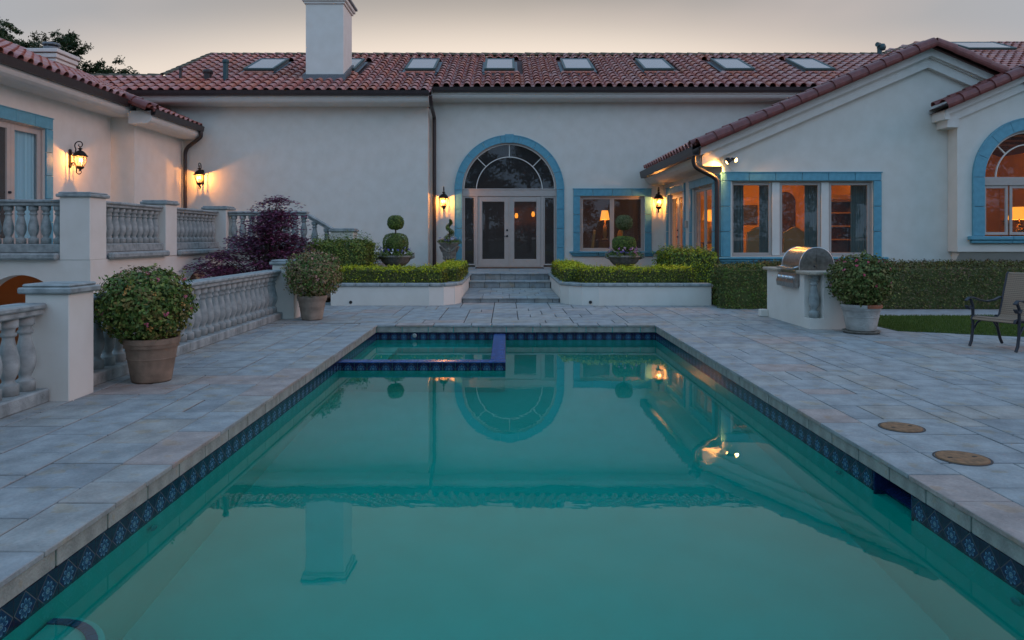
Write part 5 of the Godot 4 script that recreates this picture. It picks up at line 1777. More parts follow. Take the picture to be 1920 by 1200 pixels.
func lantern(at: Vector3, turn: float, label: String, energy: float) -> void:
	var t := thing("wall_lantern", label, "lantern", at, turn, "lit carriage lanterns on the villa walls")
	var z := 0.27
	var p := B.new()
	p.box(Vector3(0, 0, 0.015), Vector3(0.10, 0.40, 0.03), Basis(), 0.012)
	p.lathe([Vector2(0.05, 0.0), Vector2(0.05, 0.03), Vector2(0.03, 0.045), Vector2(0, 0.05)], 14, Transform3D(Basis(Vector3.RIGHT, PI / 2), Vector3(0, 0.19, 0.0)))
	p.lathe([Vector2(0.05, 0.0), Vector2(0.05, 0.03), Vector2(0.03, 0.045), Vector2(0, 0.05)], 14, Transform3D(Basis(Vector3.RIGHT, PI / 2), Vector3(0, -0.19, 0.0)))
	put(t, "back_plate", p, M.lantern)
	var a := B.new()
	a.tube([Vector3(0, 0.11, 0.03), Vector3(0, 0.09, 0.08), Vector3(0, 0.10, 0.12), Vector3(0, 0.16, 0.145), Vector3(0, 0.24, 0.16)] + scroll(Vector3(0, 0.33, z - 0.03), 0.11, 0.10, PI * 1.15, PI * 0.5, 8) + scroll(Vector3(0, 0.345, z - 0.01), 0.085, 0.02, PI * 0.5, -PI * 1.2), 0.016, 0.011, 8)
	a.tube(scroll(Vector3(0, 0.13, 0.09), 0.045, 0.012, PI * 1.5, -PI * 0.3, 14), 0.010, 0.007, 6)
	put(t, "upper_arm", a, M.lantern)
	var b := B.new()
	b.tube([Vector3(0, -0.15, 0.03), Vector3(0, -0.10, 0.07), Vector3(0, -0.11, 0.13), Vector3(0, -0.20, 0.165), Vector3(0, -0.29, 0.18)] + scroll(Vector3(0, -0.33, z - 0.02), 0.08, 0.015, PI, PI * 2.9), 0.014, 0.009, 8)
	b.tube(scroll(Vector3(0, -0.15, 0.10), 0.045, 0.012, PI * 0.5, PI * 2.2, 14), 0.010, 0.007, 6)
	put(t, "lower_arm", b, M.lantern)
	var ax := Transform3D(Basis(), Vector3(0, 0, z))
	var c := B.new()
	c.lathe([Vector2(0.13, 0.055), Vector2(0.178, 0.052), Vector2(0.178, 0.072), Vector2(0.152, 0.085), Vector2(0.135, 0.12), Vector2(0.10, 0.165), Vector2(0.055, 0.195), Vector2(0.025, 0.205), Vector2(0.025, 0.225), Vector2(0.062, 0.245), Vector2(0.02, 0.275), Vector2(0.0, 0.285)], 12, ax)
	c.lathe([Vector2(0.0, 0.055), Vector2(0.13, 0.055)], 12, ax)
	put(t, "cap", c, M.lantern)
	var d := B.new()
	d.lathe([Vector2(0.0, -0.32), Vector2(0.02, -0.31), Vector2(0.025, -0.285), Vector2(0.05, -0.27), Vector2(0.085, -0.24), Vector2(0.092, -0.21), Vector2(0.092, -0.195), Vector2(0.0, -0.195)], 12, ax)
	put(t, "cup", d, M.lantern)
	for i in 6:
		var th := TAU * (i + 0.5) / 6.0
		var dir := Vector3(sin(th), 0, cos(th))
		var r := B.new()
		r.tube([Vector3(0, 0.056, z) + dir * 0.140, Vector3(0, -0.05, z) + dir * 0.138, Vector3(0, -0.197, z) + dir * 0.086], 0.0075, 0.0075, 6)
		put(t, "rib", r, M.lantern)
	var g := B.new()
	g.lathe([Vector2(0.082, -0.194), Vector2(0.128, -0.05), Vector2(0.134, 0.054)], 6, ax * Transform3D(Basis(Vector3.UP, PI / 6), Vector3.ZERO))
	put(t, "glass", g, M.lantern_glass)
	for q in [Vector3(0, 0, 0), Vector3(0.045, -0.015, 0.02), Vector3(-0.045, -0.015, 0.02)]:
		var cd := B.new()
		cd.tube([Vector3(0, -0.195, z) + q * Vector3(1, 0, 1), Vector3(0, -0.075, z) + q], 0.011, 0.011, 8)
		put(t, "candle", cd, M.muntin)
		var bl := B.new()
		bl.lathe([Vector2(0, -0.075), Vector2(0.015, -0.065), Vector2(0.020, -0.04), Vector2(0.014, -0.008), Vector2(0.0, 0.02)], 10, Transform3D(Basis(), Vector3(0, 0, z) + q))
		put(t, "bulb", bl, M.bulb)
	lamp_light(t, Vector3(0, -0.03, z), Color(1.0, 0.64, 0.30), energy, 0.018)

func lanterns() -> void:
	var e := 0.85
	lantern(Vector3(-11.075, 3.44, -18.82), PI / 2, "lit carriage lantern beside the french doors of the raised terrace", e)
	lantern(Vector3(-9.78, 3.38, -23.915), 0.0, "lit carriage lantern beside the corner downspout above the terrace stairs", e)
	lantern(Vector3(-2.04, 2.66, -24.495), 0.0, "lit carriage lantern above the spiral topiary by the arched door", e)
	lantern(Vector3(4.985, 2.64, -24.495), 0.0, "lit carriage lantern between the sitting room window and the side door", e)
	# twin flood lights under the rake of the east wing
	var t := thing("flood_light", "twin bulb flood light fixed under the rake of the east wing", "light", Vector3(5.34, 3.30, -17.895))
	var p := B.new()
	p.box(Vector3(0, 0, 0.02), Vector3(0.10, 0.12, 0.04), Basis(), 0.012)
	put(t, "base", p, M.iron)
	for q in [[Vector3(0.14, 0.0, 0.12), Vector3(0.55, -0.35, 0.75), 1.5], [Vector3(-0.03, -0.05, 0.17), Vector3(-0.80, -0.50, -0.06), 2.4]]:
		var dir: Vector3 = q[1].normalized()
		var at: Vector3 = q[0]
		var z := dir
		var x := Vector3.UP.cross(z).normalized()
		var bs := Basis(x, z, x.cross(z)).orthonormalized()
		var h := B.new()
		h.lathe([Vector2(0.0, -0.10), Vector2(0.03, -0.095), Vector2(0.035, -0.03), Vector2(0.06, 0.03), Vector2(0.062, 0.045), Vector2(0.055, 0.04), Vector2(0.03, -0.02)], 16, Transform3D(bs, at))
		h.tube([Vector3(0, 0, 0.03), at - dir * 0.09], 0.013, 0.013, 8)
		put(t, "lamp_holder", h, M.iron)
		var b := B.new()
		b.lathe([Vector2(0.0, 0.0), Vector2(0.045, 0.015), Vector2(0.052, 0.035), Vector2(0.035, 0.055), Vector2(0.0, 0.062)], 16, Transform3D(bs, at))
		put(t, "bulb", b, M.flood)
		var s := SpotLight3D.new()
		s.name = "beam"
		s.light_color = Color(1.0, 0.68, 0.33)
		s.light_energy = q[2]
		s.light_size = 0.04
		s.spot_range = 30.0
		s.spot_attenuation = 2.0
		s.spot_angle = 72.0
		s.spot_angle_attenuation = 0.6
		s.shadow_enabled = true
		t.add_child(s, true)
		s.look_at_from_position(t.position + at + dir * 0.075, t.position + at + dir * 2.0)
	var cb := B.new()
	cb.tube([Vector3(0.03, -0.05, 0.012), Vector3(0.05, -0.16, 0.012), Vector3(0.10, -0.235, 0.012), Vector3(0.18, -0.25, 0.012)], 0.007, 0.007, 6)
	put(t, "cable", cb, M.trim_paint)

# ---------------------------------------------------------------- planting
var patch := FastNoiseLite.new()

func pick(palette: Array) -> Color:
	var c: Color = palette[rng.randi() % palette.size()]
	return c * rng.randf_range(0.75, 1.25)

func pick_at(palette: Array, p: Vector3) -> Color:
	# leaves of one tone grow in clumps: new growth here, old or bronzed leaves there
	if rng.randf() < 0.4:
		return pick(palette)
	patch.frequency = 2.6
	var k := clampf(patch.get_noise_3dv(p) * 1.1 + 0.5 + rng.randfn(0, 0.12), 0.0, 0.999)
	return palette[int(k * palette.size())] * rng.randf_range(0.75, 1.25)

func leaf_blob(b: B, ctr: Vector3, rad: Vector3, n: int, size: float, palette: Array, power := 2.0, depth := 0.22, rough := 0.06, low := -1.0) -> void:
	var f := FastNoiseLite.new()
	f.seed = rng.randi() % 1000
	f.frequency = 1.0
	for i in n:
		var y := rng.randf_range(low, 1.0)
		var a := rng.randf() * TAU
		var r := sqrt(maxf(0.0, 1.0 - y * y))
		var u := Vector3(cos(a) * r, y, sin(a) * r)
		var k := 1.0 / pow(pow(absf(u.x), power) + pow(absf(u.y), power) + pow(absf(u.z), power), 1.0 / power)
		k *= 1.0 + rough * 2.0 * f.get_noise_3dv(u * 3.5)
		k *= 1.0 - depth * pow(rng.randf(), 2.0) + rough * 0.5 * pow(rng.randf(), 5.0)
		var nn := (u + Vector3(rng.randf_range(-0.8, 0.8), rng.randf_range(-0.3, 0.9), rng.randf_range(-0.8, 0.8))).normalized()
		b.col = pick_at(palette, ctr + u * rad * 2.0)
		var s := size * rng.randf_range(0.55, 1.4)
		b.leaf(ctr + u * k * rad, nn, rng.randf() * TAU, s * 0.55, s)

func shoots(b: B, ctr: Vector3, rad: Vector3, n: int, size: float, palette: Array, low := -0.5) -> void:
	# stray twigs that have outgrown the clipped outline
	for i in n:
		var y := rng.randf_range(low, 1.0)
		var a := rng.randf() * TAU
		var r := sqrt(maxf(0.0, 1.0 - y * y))
		var u := Vector3(cos(a) * r, y, sin(a) * r)
		var dir := (u + Vector3(rng.randf_range(-0.4, 0.4), rng.randf_range(0.1, 0.7), rng.randf_range(-0.4, 0.4))).normalized()
		var l := rng.randf_range(0.05, 0.13)
		var p := ctr + u * rad * 0.95
		var tint := pick(palette)
		for k in 7:
			b.col = tint * rng.randf_range(0.8, 1.25)
			var side := dir.cross(Vector3(rng.randf_range(-1, 1), rng.randf_range(-1, 1), rng.randf_range(-1, 1))).normalized()
			b.leaf(p + dir * l * (k + 1) / 7.0 + side * size * 0.35, (side + dir * 0.5).cross(dir).normalized(), rng.randf() * TAU, size * 0.45, size)

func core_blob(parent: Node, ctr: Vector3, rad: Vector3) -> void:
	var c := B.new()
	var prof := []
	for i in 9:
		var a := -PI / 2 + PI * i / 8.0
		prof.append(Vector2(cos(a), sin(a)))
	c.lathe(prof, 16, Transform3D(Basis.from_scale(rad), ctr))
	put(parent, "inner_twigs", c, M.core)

func leaf_box(b: B, lo: Vector3, hi: Vector3, n: int, size: float, palette: Array, shag := 0.03, crown := []) -> void:
	var s := hi - lo
	var areas := [s.x * s.z, s.x * s.y, s.x * s.y, s.y * s.z, s.y * s.z]
	var total := 0.0
	for q in areas:
		total += q
	var f := FastNoiseLite.new()
	f.seed = rng.randi() % 1000
	f.frequency = 2.2
	for i in n:
		var k := rng.randf() * total
		var face := 0
		while face < 4 and k > areas[face]:
			k -= areas[face]
			face += 1
		var u := Vector3(rng.randf(), rng.randf(), rng.randf())
		var out: Vector3 = [Vector3.UP, Vector3(0, 0, 1), Vector3(0, 0, -1), Vector3.RIGHT, Vector3.LEFT][face]
		if face == 0:
			u.y = 1.0
		elif face == 1:
			u.z = 1.0
		elif face == 2:
			u.z = 0.0
		elif face == 3:
			u.x = 1.0
		else:
			u.x = 0.0
		# rounded edges
		var p := lo + u * s
		var m := (lo + hi) * 0.5
		var q := (p - m) / (s * 0.5)
		var e := 1.0 / maxf(1.0, pow(pow(absf(q.x), 14.0) + pow(absf(q.y), 14.0) + pow(absf(q.z), 14.0), 1.0 / 14.0))
		p = m + (p - m) * e
		p += out * (f.get_noise_3dv(p) * shag * 1.2 - 0.06 * pow(rng.randf(), 1.5) + shag * pow(rng.randf(), 6.0) * 1.6)
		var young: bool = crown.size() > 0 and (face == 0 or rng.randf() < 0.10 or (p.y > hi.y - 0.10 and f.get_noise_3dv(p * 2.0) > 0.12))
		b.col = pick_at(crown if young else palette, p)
		var nn := (out + Vector3(rng.randf_range(-0.9, 0.9), rng.randf_range(-0.4, 0.9), rng.randf_range(-0.9, 0.9))).normalized()
		var sz := size * rng.randf_range(0.7, 1.3)
		b.leaf(p, nn, rng.randf() * TAU, sz * 0.55, sz)

func hedge(label: String, boxes: Array, density: float, size: float, palette: Array, shag := 0.05, called := "hedge", crown := []) -> void:
	var t := thing(called, label, "hedge")
	var b := B.new()
	var c := B.new()
	for q in boxes:
		var lo := Vector3(q[0], q[4], -q[3])
		var hi := Vector3(q[1], q[5], -q[2])
		var s := hi - lo
		leaf_box(b, lo, hi, int(density * (s.x * s.z + 2 * s.x * s.y + 2 * s.y * s.z)), size, palette, shag, crown)
		for i in int(s.x * s.z * 26.0):
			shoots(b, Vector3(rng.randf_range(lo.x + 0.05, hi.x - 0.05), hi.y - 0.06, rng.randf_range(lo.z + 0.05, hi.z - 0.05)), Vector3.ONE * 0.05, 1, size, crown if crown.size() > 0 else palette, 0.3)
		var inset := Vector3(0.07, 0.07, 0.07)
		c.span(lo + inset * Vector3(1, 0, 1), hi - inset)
	put(t, "foliage", b, M.leaf)
	put(t, "inner_twigs", c, M.core)

func pot_profile(r0: float, r1: float, h: float) -> Array:
	return [Vector2(0, 0), Vector2(r0, 0), Vector2(r0 + 0.008, 0.02), Vector2(lerpf(r0, r1, 0.5), h * 0.52), Vector2(lerpf(r0, r1, 0.5) + 0.008, h * 0.53), Vector2(lerpf(r0, r1, 0.5) + 0.008, h * 0.55), Vector2(lerpf(r0, r1, 0.54), h * 0.56), Vector2(lerpf(r0, r1, 0.74), h * 0.78), Vector2(lerpf(r0, r1, 0.76) + 0.014, h * 0.79), Vector2(r1 - 0.012, h * 0.86), Vector2(r1, h * 0.87), Vector2(r1 + 0.004, h * 0.98), Vector2(r1 - 0.01, h), Vector2(r1 - 0.03, h), Vector2(r1 - 0.04, h * 0.88), Vector2(0, h * 0.88)]

func potted_shrub(label: String, at: Vector3, r0: float, r1: float, h: float, pm: Material, ctr: Vector3, rad: Vector3, n: int, leaf_size: float, palette: Array, flowers: Array, nf: int, power := 2.0) -> Node3D:
	var t := thing("potted_shrub", label, "potted plant", at)
	var p := B.new()
	p.lathe(pot_profile(r0, r1, h), 40)
	put(t, "pot", p, pm)
	var s := B.new()
	s.lathe([Vector2(r1 - 0.035, h * 0.86), Vector2(0, h * 0.90)], 20)
	put(t, "soil", s, M.soil)
	var st := B.new()
	for i in 6:
		var a := TAU * i / 6.0
		st.tube([Vector3(cos(a) * 0.03, h * 0.85, sin(a) * 0.03), Vector3(cos(a) * 0.10, ctr.y - rad.y * 0.5, sin(a) * 0.10), ctr + Vector3(cos(a) * rad.x * 0.6, 0.0, sin(a) * rad.x * 0.6)], 0.014, 0.006, 6)
	put(t, "stem", st, M.bark)
	var b := B.new()
	leaf_blob(b, ctr, rad, n, leaf_size, palette, power, 0.38, 0.15)
	shoots(b, ctr, rad, 46, leaf_size, palette)
	put(t, "foliage", b, M.leaf)
	core_blob(t, ctr, rad * 0.60)
	if nf > 0:
		var fl := B.new()
		for i in nf:
			var y := rng.randf_range(-0.6, 1.0)
			var a := rng.randf() * TAU
			var r := sqrt(1.0 - y * y)
			var u := Vector3(cos(a) * r, y, sin(a) * r)
			var k := 1.0 / pow(pow(absf(u.x), power) + pow(absf(u.y), power) + pow(absf(u.z), power), 1.0 / power)
			bloom(fl, ctr + u * rad * k * 1.02, u, 0.022, flowers[rng.randi() % flowers.size()], 6)
		put(t, "blossoms", fl, M.petal)
	return t

func bloom(b: B, p: Vector3, u: Vector3, s: float, c: Color, n: int) -> void:
	for k in n:
		b.col = c * rng.randf_range(0.8, 1.2)
		var d := (u + Vector3(rng.randf_range(-1, 1), rng.randf_range(-1, 1), rng.randf_range(-1, 1)) * 0.8).normalized()
		b.leaf(p + Vector3(rng.randf_range(-1, 1), rng.randf_range(-1, 1), rng.randf_range(-1, 1)) * s * 0.8, d, rng.randf() * TAU, s, s * 1.3)

func planting() -> void:
	var green := [Color(0.120, 0.192, 0.032), Color(0.080, 0.136, 0.026), Color(0.208, 0.272, 0.048), Color(0.160, 0.192, 0.048), Color(0.056, 0.096, 0.022)]
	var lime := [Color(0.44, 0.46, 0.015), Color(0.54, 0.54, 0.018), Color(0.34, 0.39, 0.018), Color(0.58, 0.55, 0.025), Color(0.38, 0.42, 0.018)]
	var grown := [Color(0.13, 0.16, 0.025), Color(0.08, 0.11, 0.02), Color(0.20, 0.22, 0.03), Color(0.12, 0.10, 0.04), Color(0.10, 0.14, 0.02)]
	var dark := [Color(0.090, 0.098, 0.033), Color(0.128, 0.112, 0.045), Color(0.068, 0.090, 0.027), Color(0.180, 0.180, 0.045), Color(0.150, 0.098, 0.053)]
	var azalea := [Color(0.086, 0.155, 0.031), Color(0.061, 0.113, 0.025), Color(0.138, 0.207, 0.038), Color(0.190, 0.224, 0.052), Color(0.224, 0.172, 0.052)]
	var rust := [Color(0.107, 0.193, 0.042), Color(0.167, 0.209, 0.056), Color(0.286, 0.193, 0.084), Color(0.238, 0.161, 0.098), Color(0.071, 0.145, 0.028), Color(0.357, 0.258, 0.126)]
	# shrubs in pots
	potted_shrub("big round azalea in a wide clay pot beside the near stucco pillar", Vector3(-3.56, 0, -7.45), 0.18, 0.265, 0.44, M.clay, Vector3(-0.06, 0.765, 0.0), Vector3(0.43, 0.355, 0.43), 10000, 0.042, azalea, [Color(0.45, 0.10, 0.14), Color(0.5, 0.2, 0.18), Color(0.40, 0.22, 0.05)], 40, 2.2)
	potted_shrub("smaller rust tinged shrub in a pale clay pot at the balustrade's end", Vector3(-3.40, 0, -13.0), 0.17, 0.26, 0.43, M.clay_pale, Vector3(0.02, 0.79, 0.0), Vector3(0.45, 0.37, 0.45), 9000, 0.042, rust, [Color(0.6, 0.3, 0.25)], 40, 2.8)
	var wp := potted_shrub("pink flowering shrub in a peeling white pot beside the grill", Vector3(5.36, 0.035, -11.2), 0.20, 0.285, 0.40, M.pot_white, Vector3(0.0, 0.76, 0.0), Vector3(0.43, 0.37, 0.42), 6500, 0.05, [Color(0.10, 0.14, 0.03), Color(0.06, 0.10, 0.02), Color(0.17, 0.19, 0.05), Color(0.14, 0.13, 0.04)], [Color(0.62, 0.07, 0.15), Color(0.65, 0.16, 0.22)], 26, 2.4)
	var sc := B.new()
	sc.lathe([Vector2(0, -0.034), Vector2(0.25, -0.034), Vector2(0.27, 0.005), Vector2(0.255, 0.005), Vector2(0.24, -0.012), Vector2(0, -0.012)], 32)
	put(wp, "saucer", sc, M.urn)
	var rm := B.new()
	rm.lathe([Vector2(0.292, 0.352), Vector2(0.293, 0.385), Vector2(0.28, 0.403), Vector2(0.25, 0.403)], 20, Transform3D(), -0.15, 1.3)
	put(wp, "bare_clay_rim", rm, M.terracotta)
	# hedges
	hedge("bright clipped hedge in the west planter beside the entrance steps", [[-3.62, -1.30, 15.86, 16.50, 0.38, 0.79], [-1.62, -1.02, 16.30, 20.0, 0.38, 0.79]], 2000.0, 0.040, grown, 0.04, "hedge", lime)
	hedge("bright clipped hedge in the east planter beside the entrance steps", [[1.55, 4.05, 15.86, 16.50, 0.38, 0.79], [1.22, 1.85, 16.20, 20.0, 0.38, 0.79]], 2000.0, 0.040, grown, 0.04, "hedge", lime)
	hedge("dark clipped hedge along the foot of the east wing behind the grill", [[4.37, 5.35, 14.86, 15.75, -0.02, 0.84], [5.30, 5.6, 15.6, 17.6, -0.02, 0.82]], 1500.0, 0.042, [green[0], green[1], dark[3], green[4], dark[0]])
	hedge("long dark clipped hedge behind the lawn under the bay window", [[5.6, 13.5, 14.86, 17.4, -0.02, 0.86]], 1100.0, 0.045, dark)
	hedge("loose green shrub below the foot of the terrace stairs", [[-4.55, -3.15, 16.9, 18.0, 0.2, 1.34]], 1500.0, 0.048, [green[0], green[2], Color(0.24, 0.25, 0.04), green[1], Color(0.17, 0.19, 0.03)], 0.14, "shrub")
	hedge("loose green shrub between the east planter hedge and the side door", [[3.75, 4.85, 17.0, 18.6, 0.36, 1.12]], 1500.0, 0.048, [green[0], green[2], lime[2], green[1]], 0.10, "shrub")
	# two tier topiaries in bowls
	var blue := [Color(0.12, 0.11, 0.50), Color(0.18, 0.13, 0.55), Color(0.09, 0.08, 0.40)]
	var white := [Color(0.75, 0.75, 0.70)]
	var pinks := [Color(0.55, 0.18, 0.45), Color(0.60, 0.35, 0.42), Color(0.20, 0.10, 0.45)]
	for q in [[Vector3(-2.68, 0.36, -18.0), "two ball topiary in a stone bowl with blue flowers, west planter", 0.20, 0.30, 0.265, blue + white], [Vector3(2.86, 0.36, -18.0), "two ball topiary in a stone bowl with purple flowers, east planter", 0.21, 0.28, 0.19, pinks]]:
		var t := thing("topiary", q[1], "topiary", q[0])
		var ped := B.new()
		ped.lathe([Vector2(0, 0), Vector2(0.2, 0), Vector2(0.2, 0.05), Vector2(0.10, 0.10), Vector2(0.09, 0.30), Vector2(0.14, 0.36)], 20)
		put(t, "pedestal", ped, M.urn)
		var bw := B.new()
		bw.lathe([Vector2(0.10, 0.36), Vector2(0.24, 0.40), Vector2(0.34, 0.50), Vector2(0.37, 0.58), Vector2(0.41, 0.60), Vector2(0.41, 0.64), Vector2(0.36, 0.645), Vector2(0.34, 0.60), Vector2(0, 0.60)], 28)
		put(t, "bowl", bw, M.urn)
		for sgn in [-1.0, 1.0]:
			var hn := B.new()
			hn.tube([Vector3(sgn * 0.36, 0.56, 0.10), Vector3(sgn * 0.46, 0.60, 0.11), Vector3(sgn * 0.46, 0.70, 0.11), Vector3(sgn * 0.37, 0.66, 0.10)], 0.022, 0.022, 8)
			put(t, "bowl_handle", hn, M.urn)
		var stem := B.new()
		stem.tube([Vector3(0, 0.6, 0), Vector3(0.0, 1.5, 0)], 0.022, 0.016, 8)
		put(t, "stem", stem, M.bark)
		var f1 := B.new()
		leaf_blob(f1, Vector3(0, 0.92, 0), Vector3(q[3], q[4], q[3]), 5000, 0.03, green, 3.0, 0.12, 0.03)
		put(t, "lower_ball", f1, M.leaf)
		core_blob(t, Vector3(0, 0.92, 0), Vector3(q[3], q[4], q[3]) * 0.84)
		var f2 := B.new()
		leaf_blob(f2, Vector3(0, 1.44, 0), Vector3(q[2], q[2] * 0.88, q[2]), 3000, 0.03, green if q[0].x < 0 else [Color(0.14, 0.15, 0.06), Color(0.10, 0.12, 0.04), Color(0.18, 0.18, 0.08)], 2.4, 0.12, 0.03)
		put(t, "upper_ball", f2, M.leaf)
		core_blob(t, Vector3(0, 1.44, 0), Vector3(q[2], q[2] * 0.88, q[2]) * 0.84)
		var un := B.new()
		for k in 7:
			var a := TAU * k / 7.0 + 0.3
			leaf_blob(un, Vector3(cos(a) * 0.33, 0.66, sin(a) * 0.33), Vector3(0.13, 0.11, 0.13), 260, 0.035, green, 2.0, 0.6, 0.1)
		put(t, "underplanting", un, M.leaf)
		var fl := B.new()
		for k in 46:
			var a := rng.randf() * TAU
			bloom(fl, Vector3(cos(a) * rng.randf_range(0.26, 0.44), rng.randf_range(0.68, 0.84), sin(a) * rng.randf_range(0.26, 0.44)), Vector3(cos(a), 0.6, sin(a)), 0.026, q[5][k % q[5].size()], 5)
		put(t, "flowers", fl, M.petal)
	# urn with a spiral topiary beside the door
	var u := thing("urn", "ornate stone urn with spiral topiary and pansies beside the arched door", "urn", Vector3(-1.80, 0.455, -23.55))
	var ub := B.new()
	ub.span(Vector3(-0.24, 0, -0.24), Vector3(0.24, 0.07, 0.24), 0.015)
	ub.lathe([Vector2(0.20, 0.07), Vector2(0.14, 0.12), Vector2(0.10, 0.20), Vector2(0.16, 0.27), Vector2(0.22, 0.29)], 20)
	put(u, "foot", ub, M.urn)
	var uo := B.new()
	var prof := [Vector2(0.20, 0.28), Vector2(0.255, 0.30), Vector2(0.26, 0.38), Vector2(0.275, 0.40), Vector2(0.33, 0.62), Vector2(0.37, 0.74), Vector2(0.42, 0.78), Vector2(0.42, 0.82), Vector2(0.36, 0.825), Vector2(0.33, 0.76), Vector2(0, 0.76)]
	uo.lathe(prof, 4, Transform3D(Basis(Vector3.UP, PI / 4), Vector3.ZERO))
	put(u, "bowl", uo, M.urn)
	for k in 4:
		for i in 5:
			var rib := B.new()
			var bs := Basis(Vector3.UP, PI / 2 * k)
			rib.box(bs * Vector3(-0.16 + i * 0.08, 0.335, 0.185), Vector3(0.045, 0.08, 0.03), bs, 0.012)
			put(u, "gadroon", rib, M.urn)
		var gar := B.new()
		var bs2 := Basis(Vector3.UP, PI / 2 * k)
		var pts := []
		for i in 13:
			var s := i / 12.0
			pts.append(bs2 * Vector3(-0.24 + 0.48 * s, 0.70 - 0.17 * sin(PI * s), 0.285 - 0.06 * sin(PI * s)))
		gar.tube(pts, 0.028, 0.028, 8)
		gar.lathe([Vector2(0, 0.05), Vector2(0.04, 0.035), Vector2(0.06, 0)], 10, Transform3D(bs2 * Basis(Vector3.RIGHT, PI / 2), bs2 * Vector3(0, 0.60, 0.235)))
		put(u, "garland", gar, M.urn)
	var sp := B.new()
	for i in 2600:
		var k := rng.randf()
		var a := k * TAU * 2.1 + 0.6
		var r := lerpf(0.10, 0.05, k)
		var p := Vector3(cos(a) * r, 0.82 + k * 0.72, sin(a) * r)
		sp.col = pick(green)
		var dv := Vector3(rng.randf_range(-1, 1), rng.randf_range(-1, 1), rng.randf_range(-1, 1)).normalized()
		sp.leaf(p + dv * lerpf(0.13, 0.05, k) * pow(rng.randf(), 0.4), dv, rng.randf() * TAU, 0.018, 0.03)
	put(u, "spiral_topiary", sp, M.leaf)
	var us := B.new()
	us.tube([Vector3(0, 0.76, 0), Vector3(0, 1.5, 0)], 0.02, 0.012, 8)
	put(u, "stem", us, M.bark)
	var pn := B.new()
	for k in 8:
		var a := TAU * k / 8.0
		leaf_blob(pn, Vector3(cos(a) * 0.27, 0.84, sin(a) * 0.27), Vector3(0.12, 0.09, 0.12), 220, 0.035, green, 2.0, 0.6)
	put(u, "underplanting", pn, M.leaf)
	var pf := B.new()
	for k in 60:
		var a := rng.randf() * TAU
		bloom(pf, Vector3(cos(a) * rng.randf_range(0.15, 0.40), rng.randf_range(0.86, 0.98), sin(a) * rng.randf_range(0.15, 0.40)), Vector3(cos(a) * 0.5, 1, sin(a) * 0.5), 0.026, (blue + white + white + [Color(0.55, 0.35, 0.42)])[k % 6], 5)
	put(u, "pansies", pf, M.petal)
	# the purple maple below the terrace
	var mp := thing("maple_tree", "purple leaved maple growing below the raised terrace balustrade", "tree", Vector3(-5.35, -1.9, -16.4))
	var tr := B.new()
	tr.tube([Vector3(0, 0, 0), Vector3(0.05, 0.9, 0.03), Vector3(-0.03, 1.7, 0), Vector3(0.06, 2.4, 0.04)], 0.075, 0.045, 10)
	put(mp, "trunk", tr, M.bark)
	var lf := B.new()
	var purple := [Color(0.214, 0.055, 0.109), Color(0.151, 0.046, 0.086), Color(0.302, 0.090, 0.162), Color(0.252, 0.114, 0.204), Color(0.112, 0.036, 0.065)]
	for i in 66:
		# a broad layered crown: narrow at the top, sweeping low over the court on its west side
		var t01 := pow(rng.randf(), 0.62)
		var west := 0.10 + 1.75 * pow(t01, 1.5)
		var east := 0.10 + 0.72 * pow(t01, 0.8)
		var tip := Vector3(0.26 + rng.randf_range(-west, east), lerpf(4.25, 2.55, t01) + rng.randf_range(-0.1, 0.1), rng.randf_range(-0.55, 0.7) * (0.15 + t01 * 0.85))
		var root := Vector3(0.02, clampf(tip.y - 1.0, 1.2, 2.4), 0.02)
		var br := B.new()
		br.tube([root, root.lerp(tip, 0.5) + Vector3(0, 0.14, 0), tip], 0.02, 0.005, 6)
		put(mp, "limb", br, M.bark)
		for j in 2:
			var pp := tip if j == 0 else root.lerp(tip, rng.randf_range(0.6, 0.85)) + Vector3(0, 0.10, 0)
			for k in 85:
				var o := Vector3(rng.randfn(0, 0.19), rng.randfn(0, 0.035), rng.randfn(0, 0.19))
				o.y -= 0.5 * (o.x * o.x + o.z * o.z)
				lf.col = pick_at(purple, (pp + o) * 1.3)
				var nn := Vector3(rng.randf_range(-0.5, 0.5), 1.0, rng.randf_range(-0.4, 0.8)).normalized()
				var ro := rng.randf() * TAU
				for w in 3:
					lf.leaf(pp + o, nn, ro + (w - 1) * 0.75, 0.017, rng.randf_range(0.06, 0.095))
	put(mp, "crown", lf, M.maple)

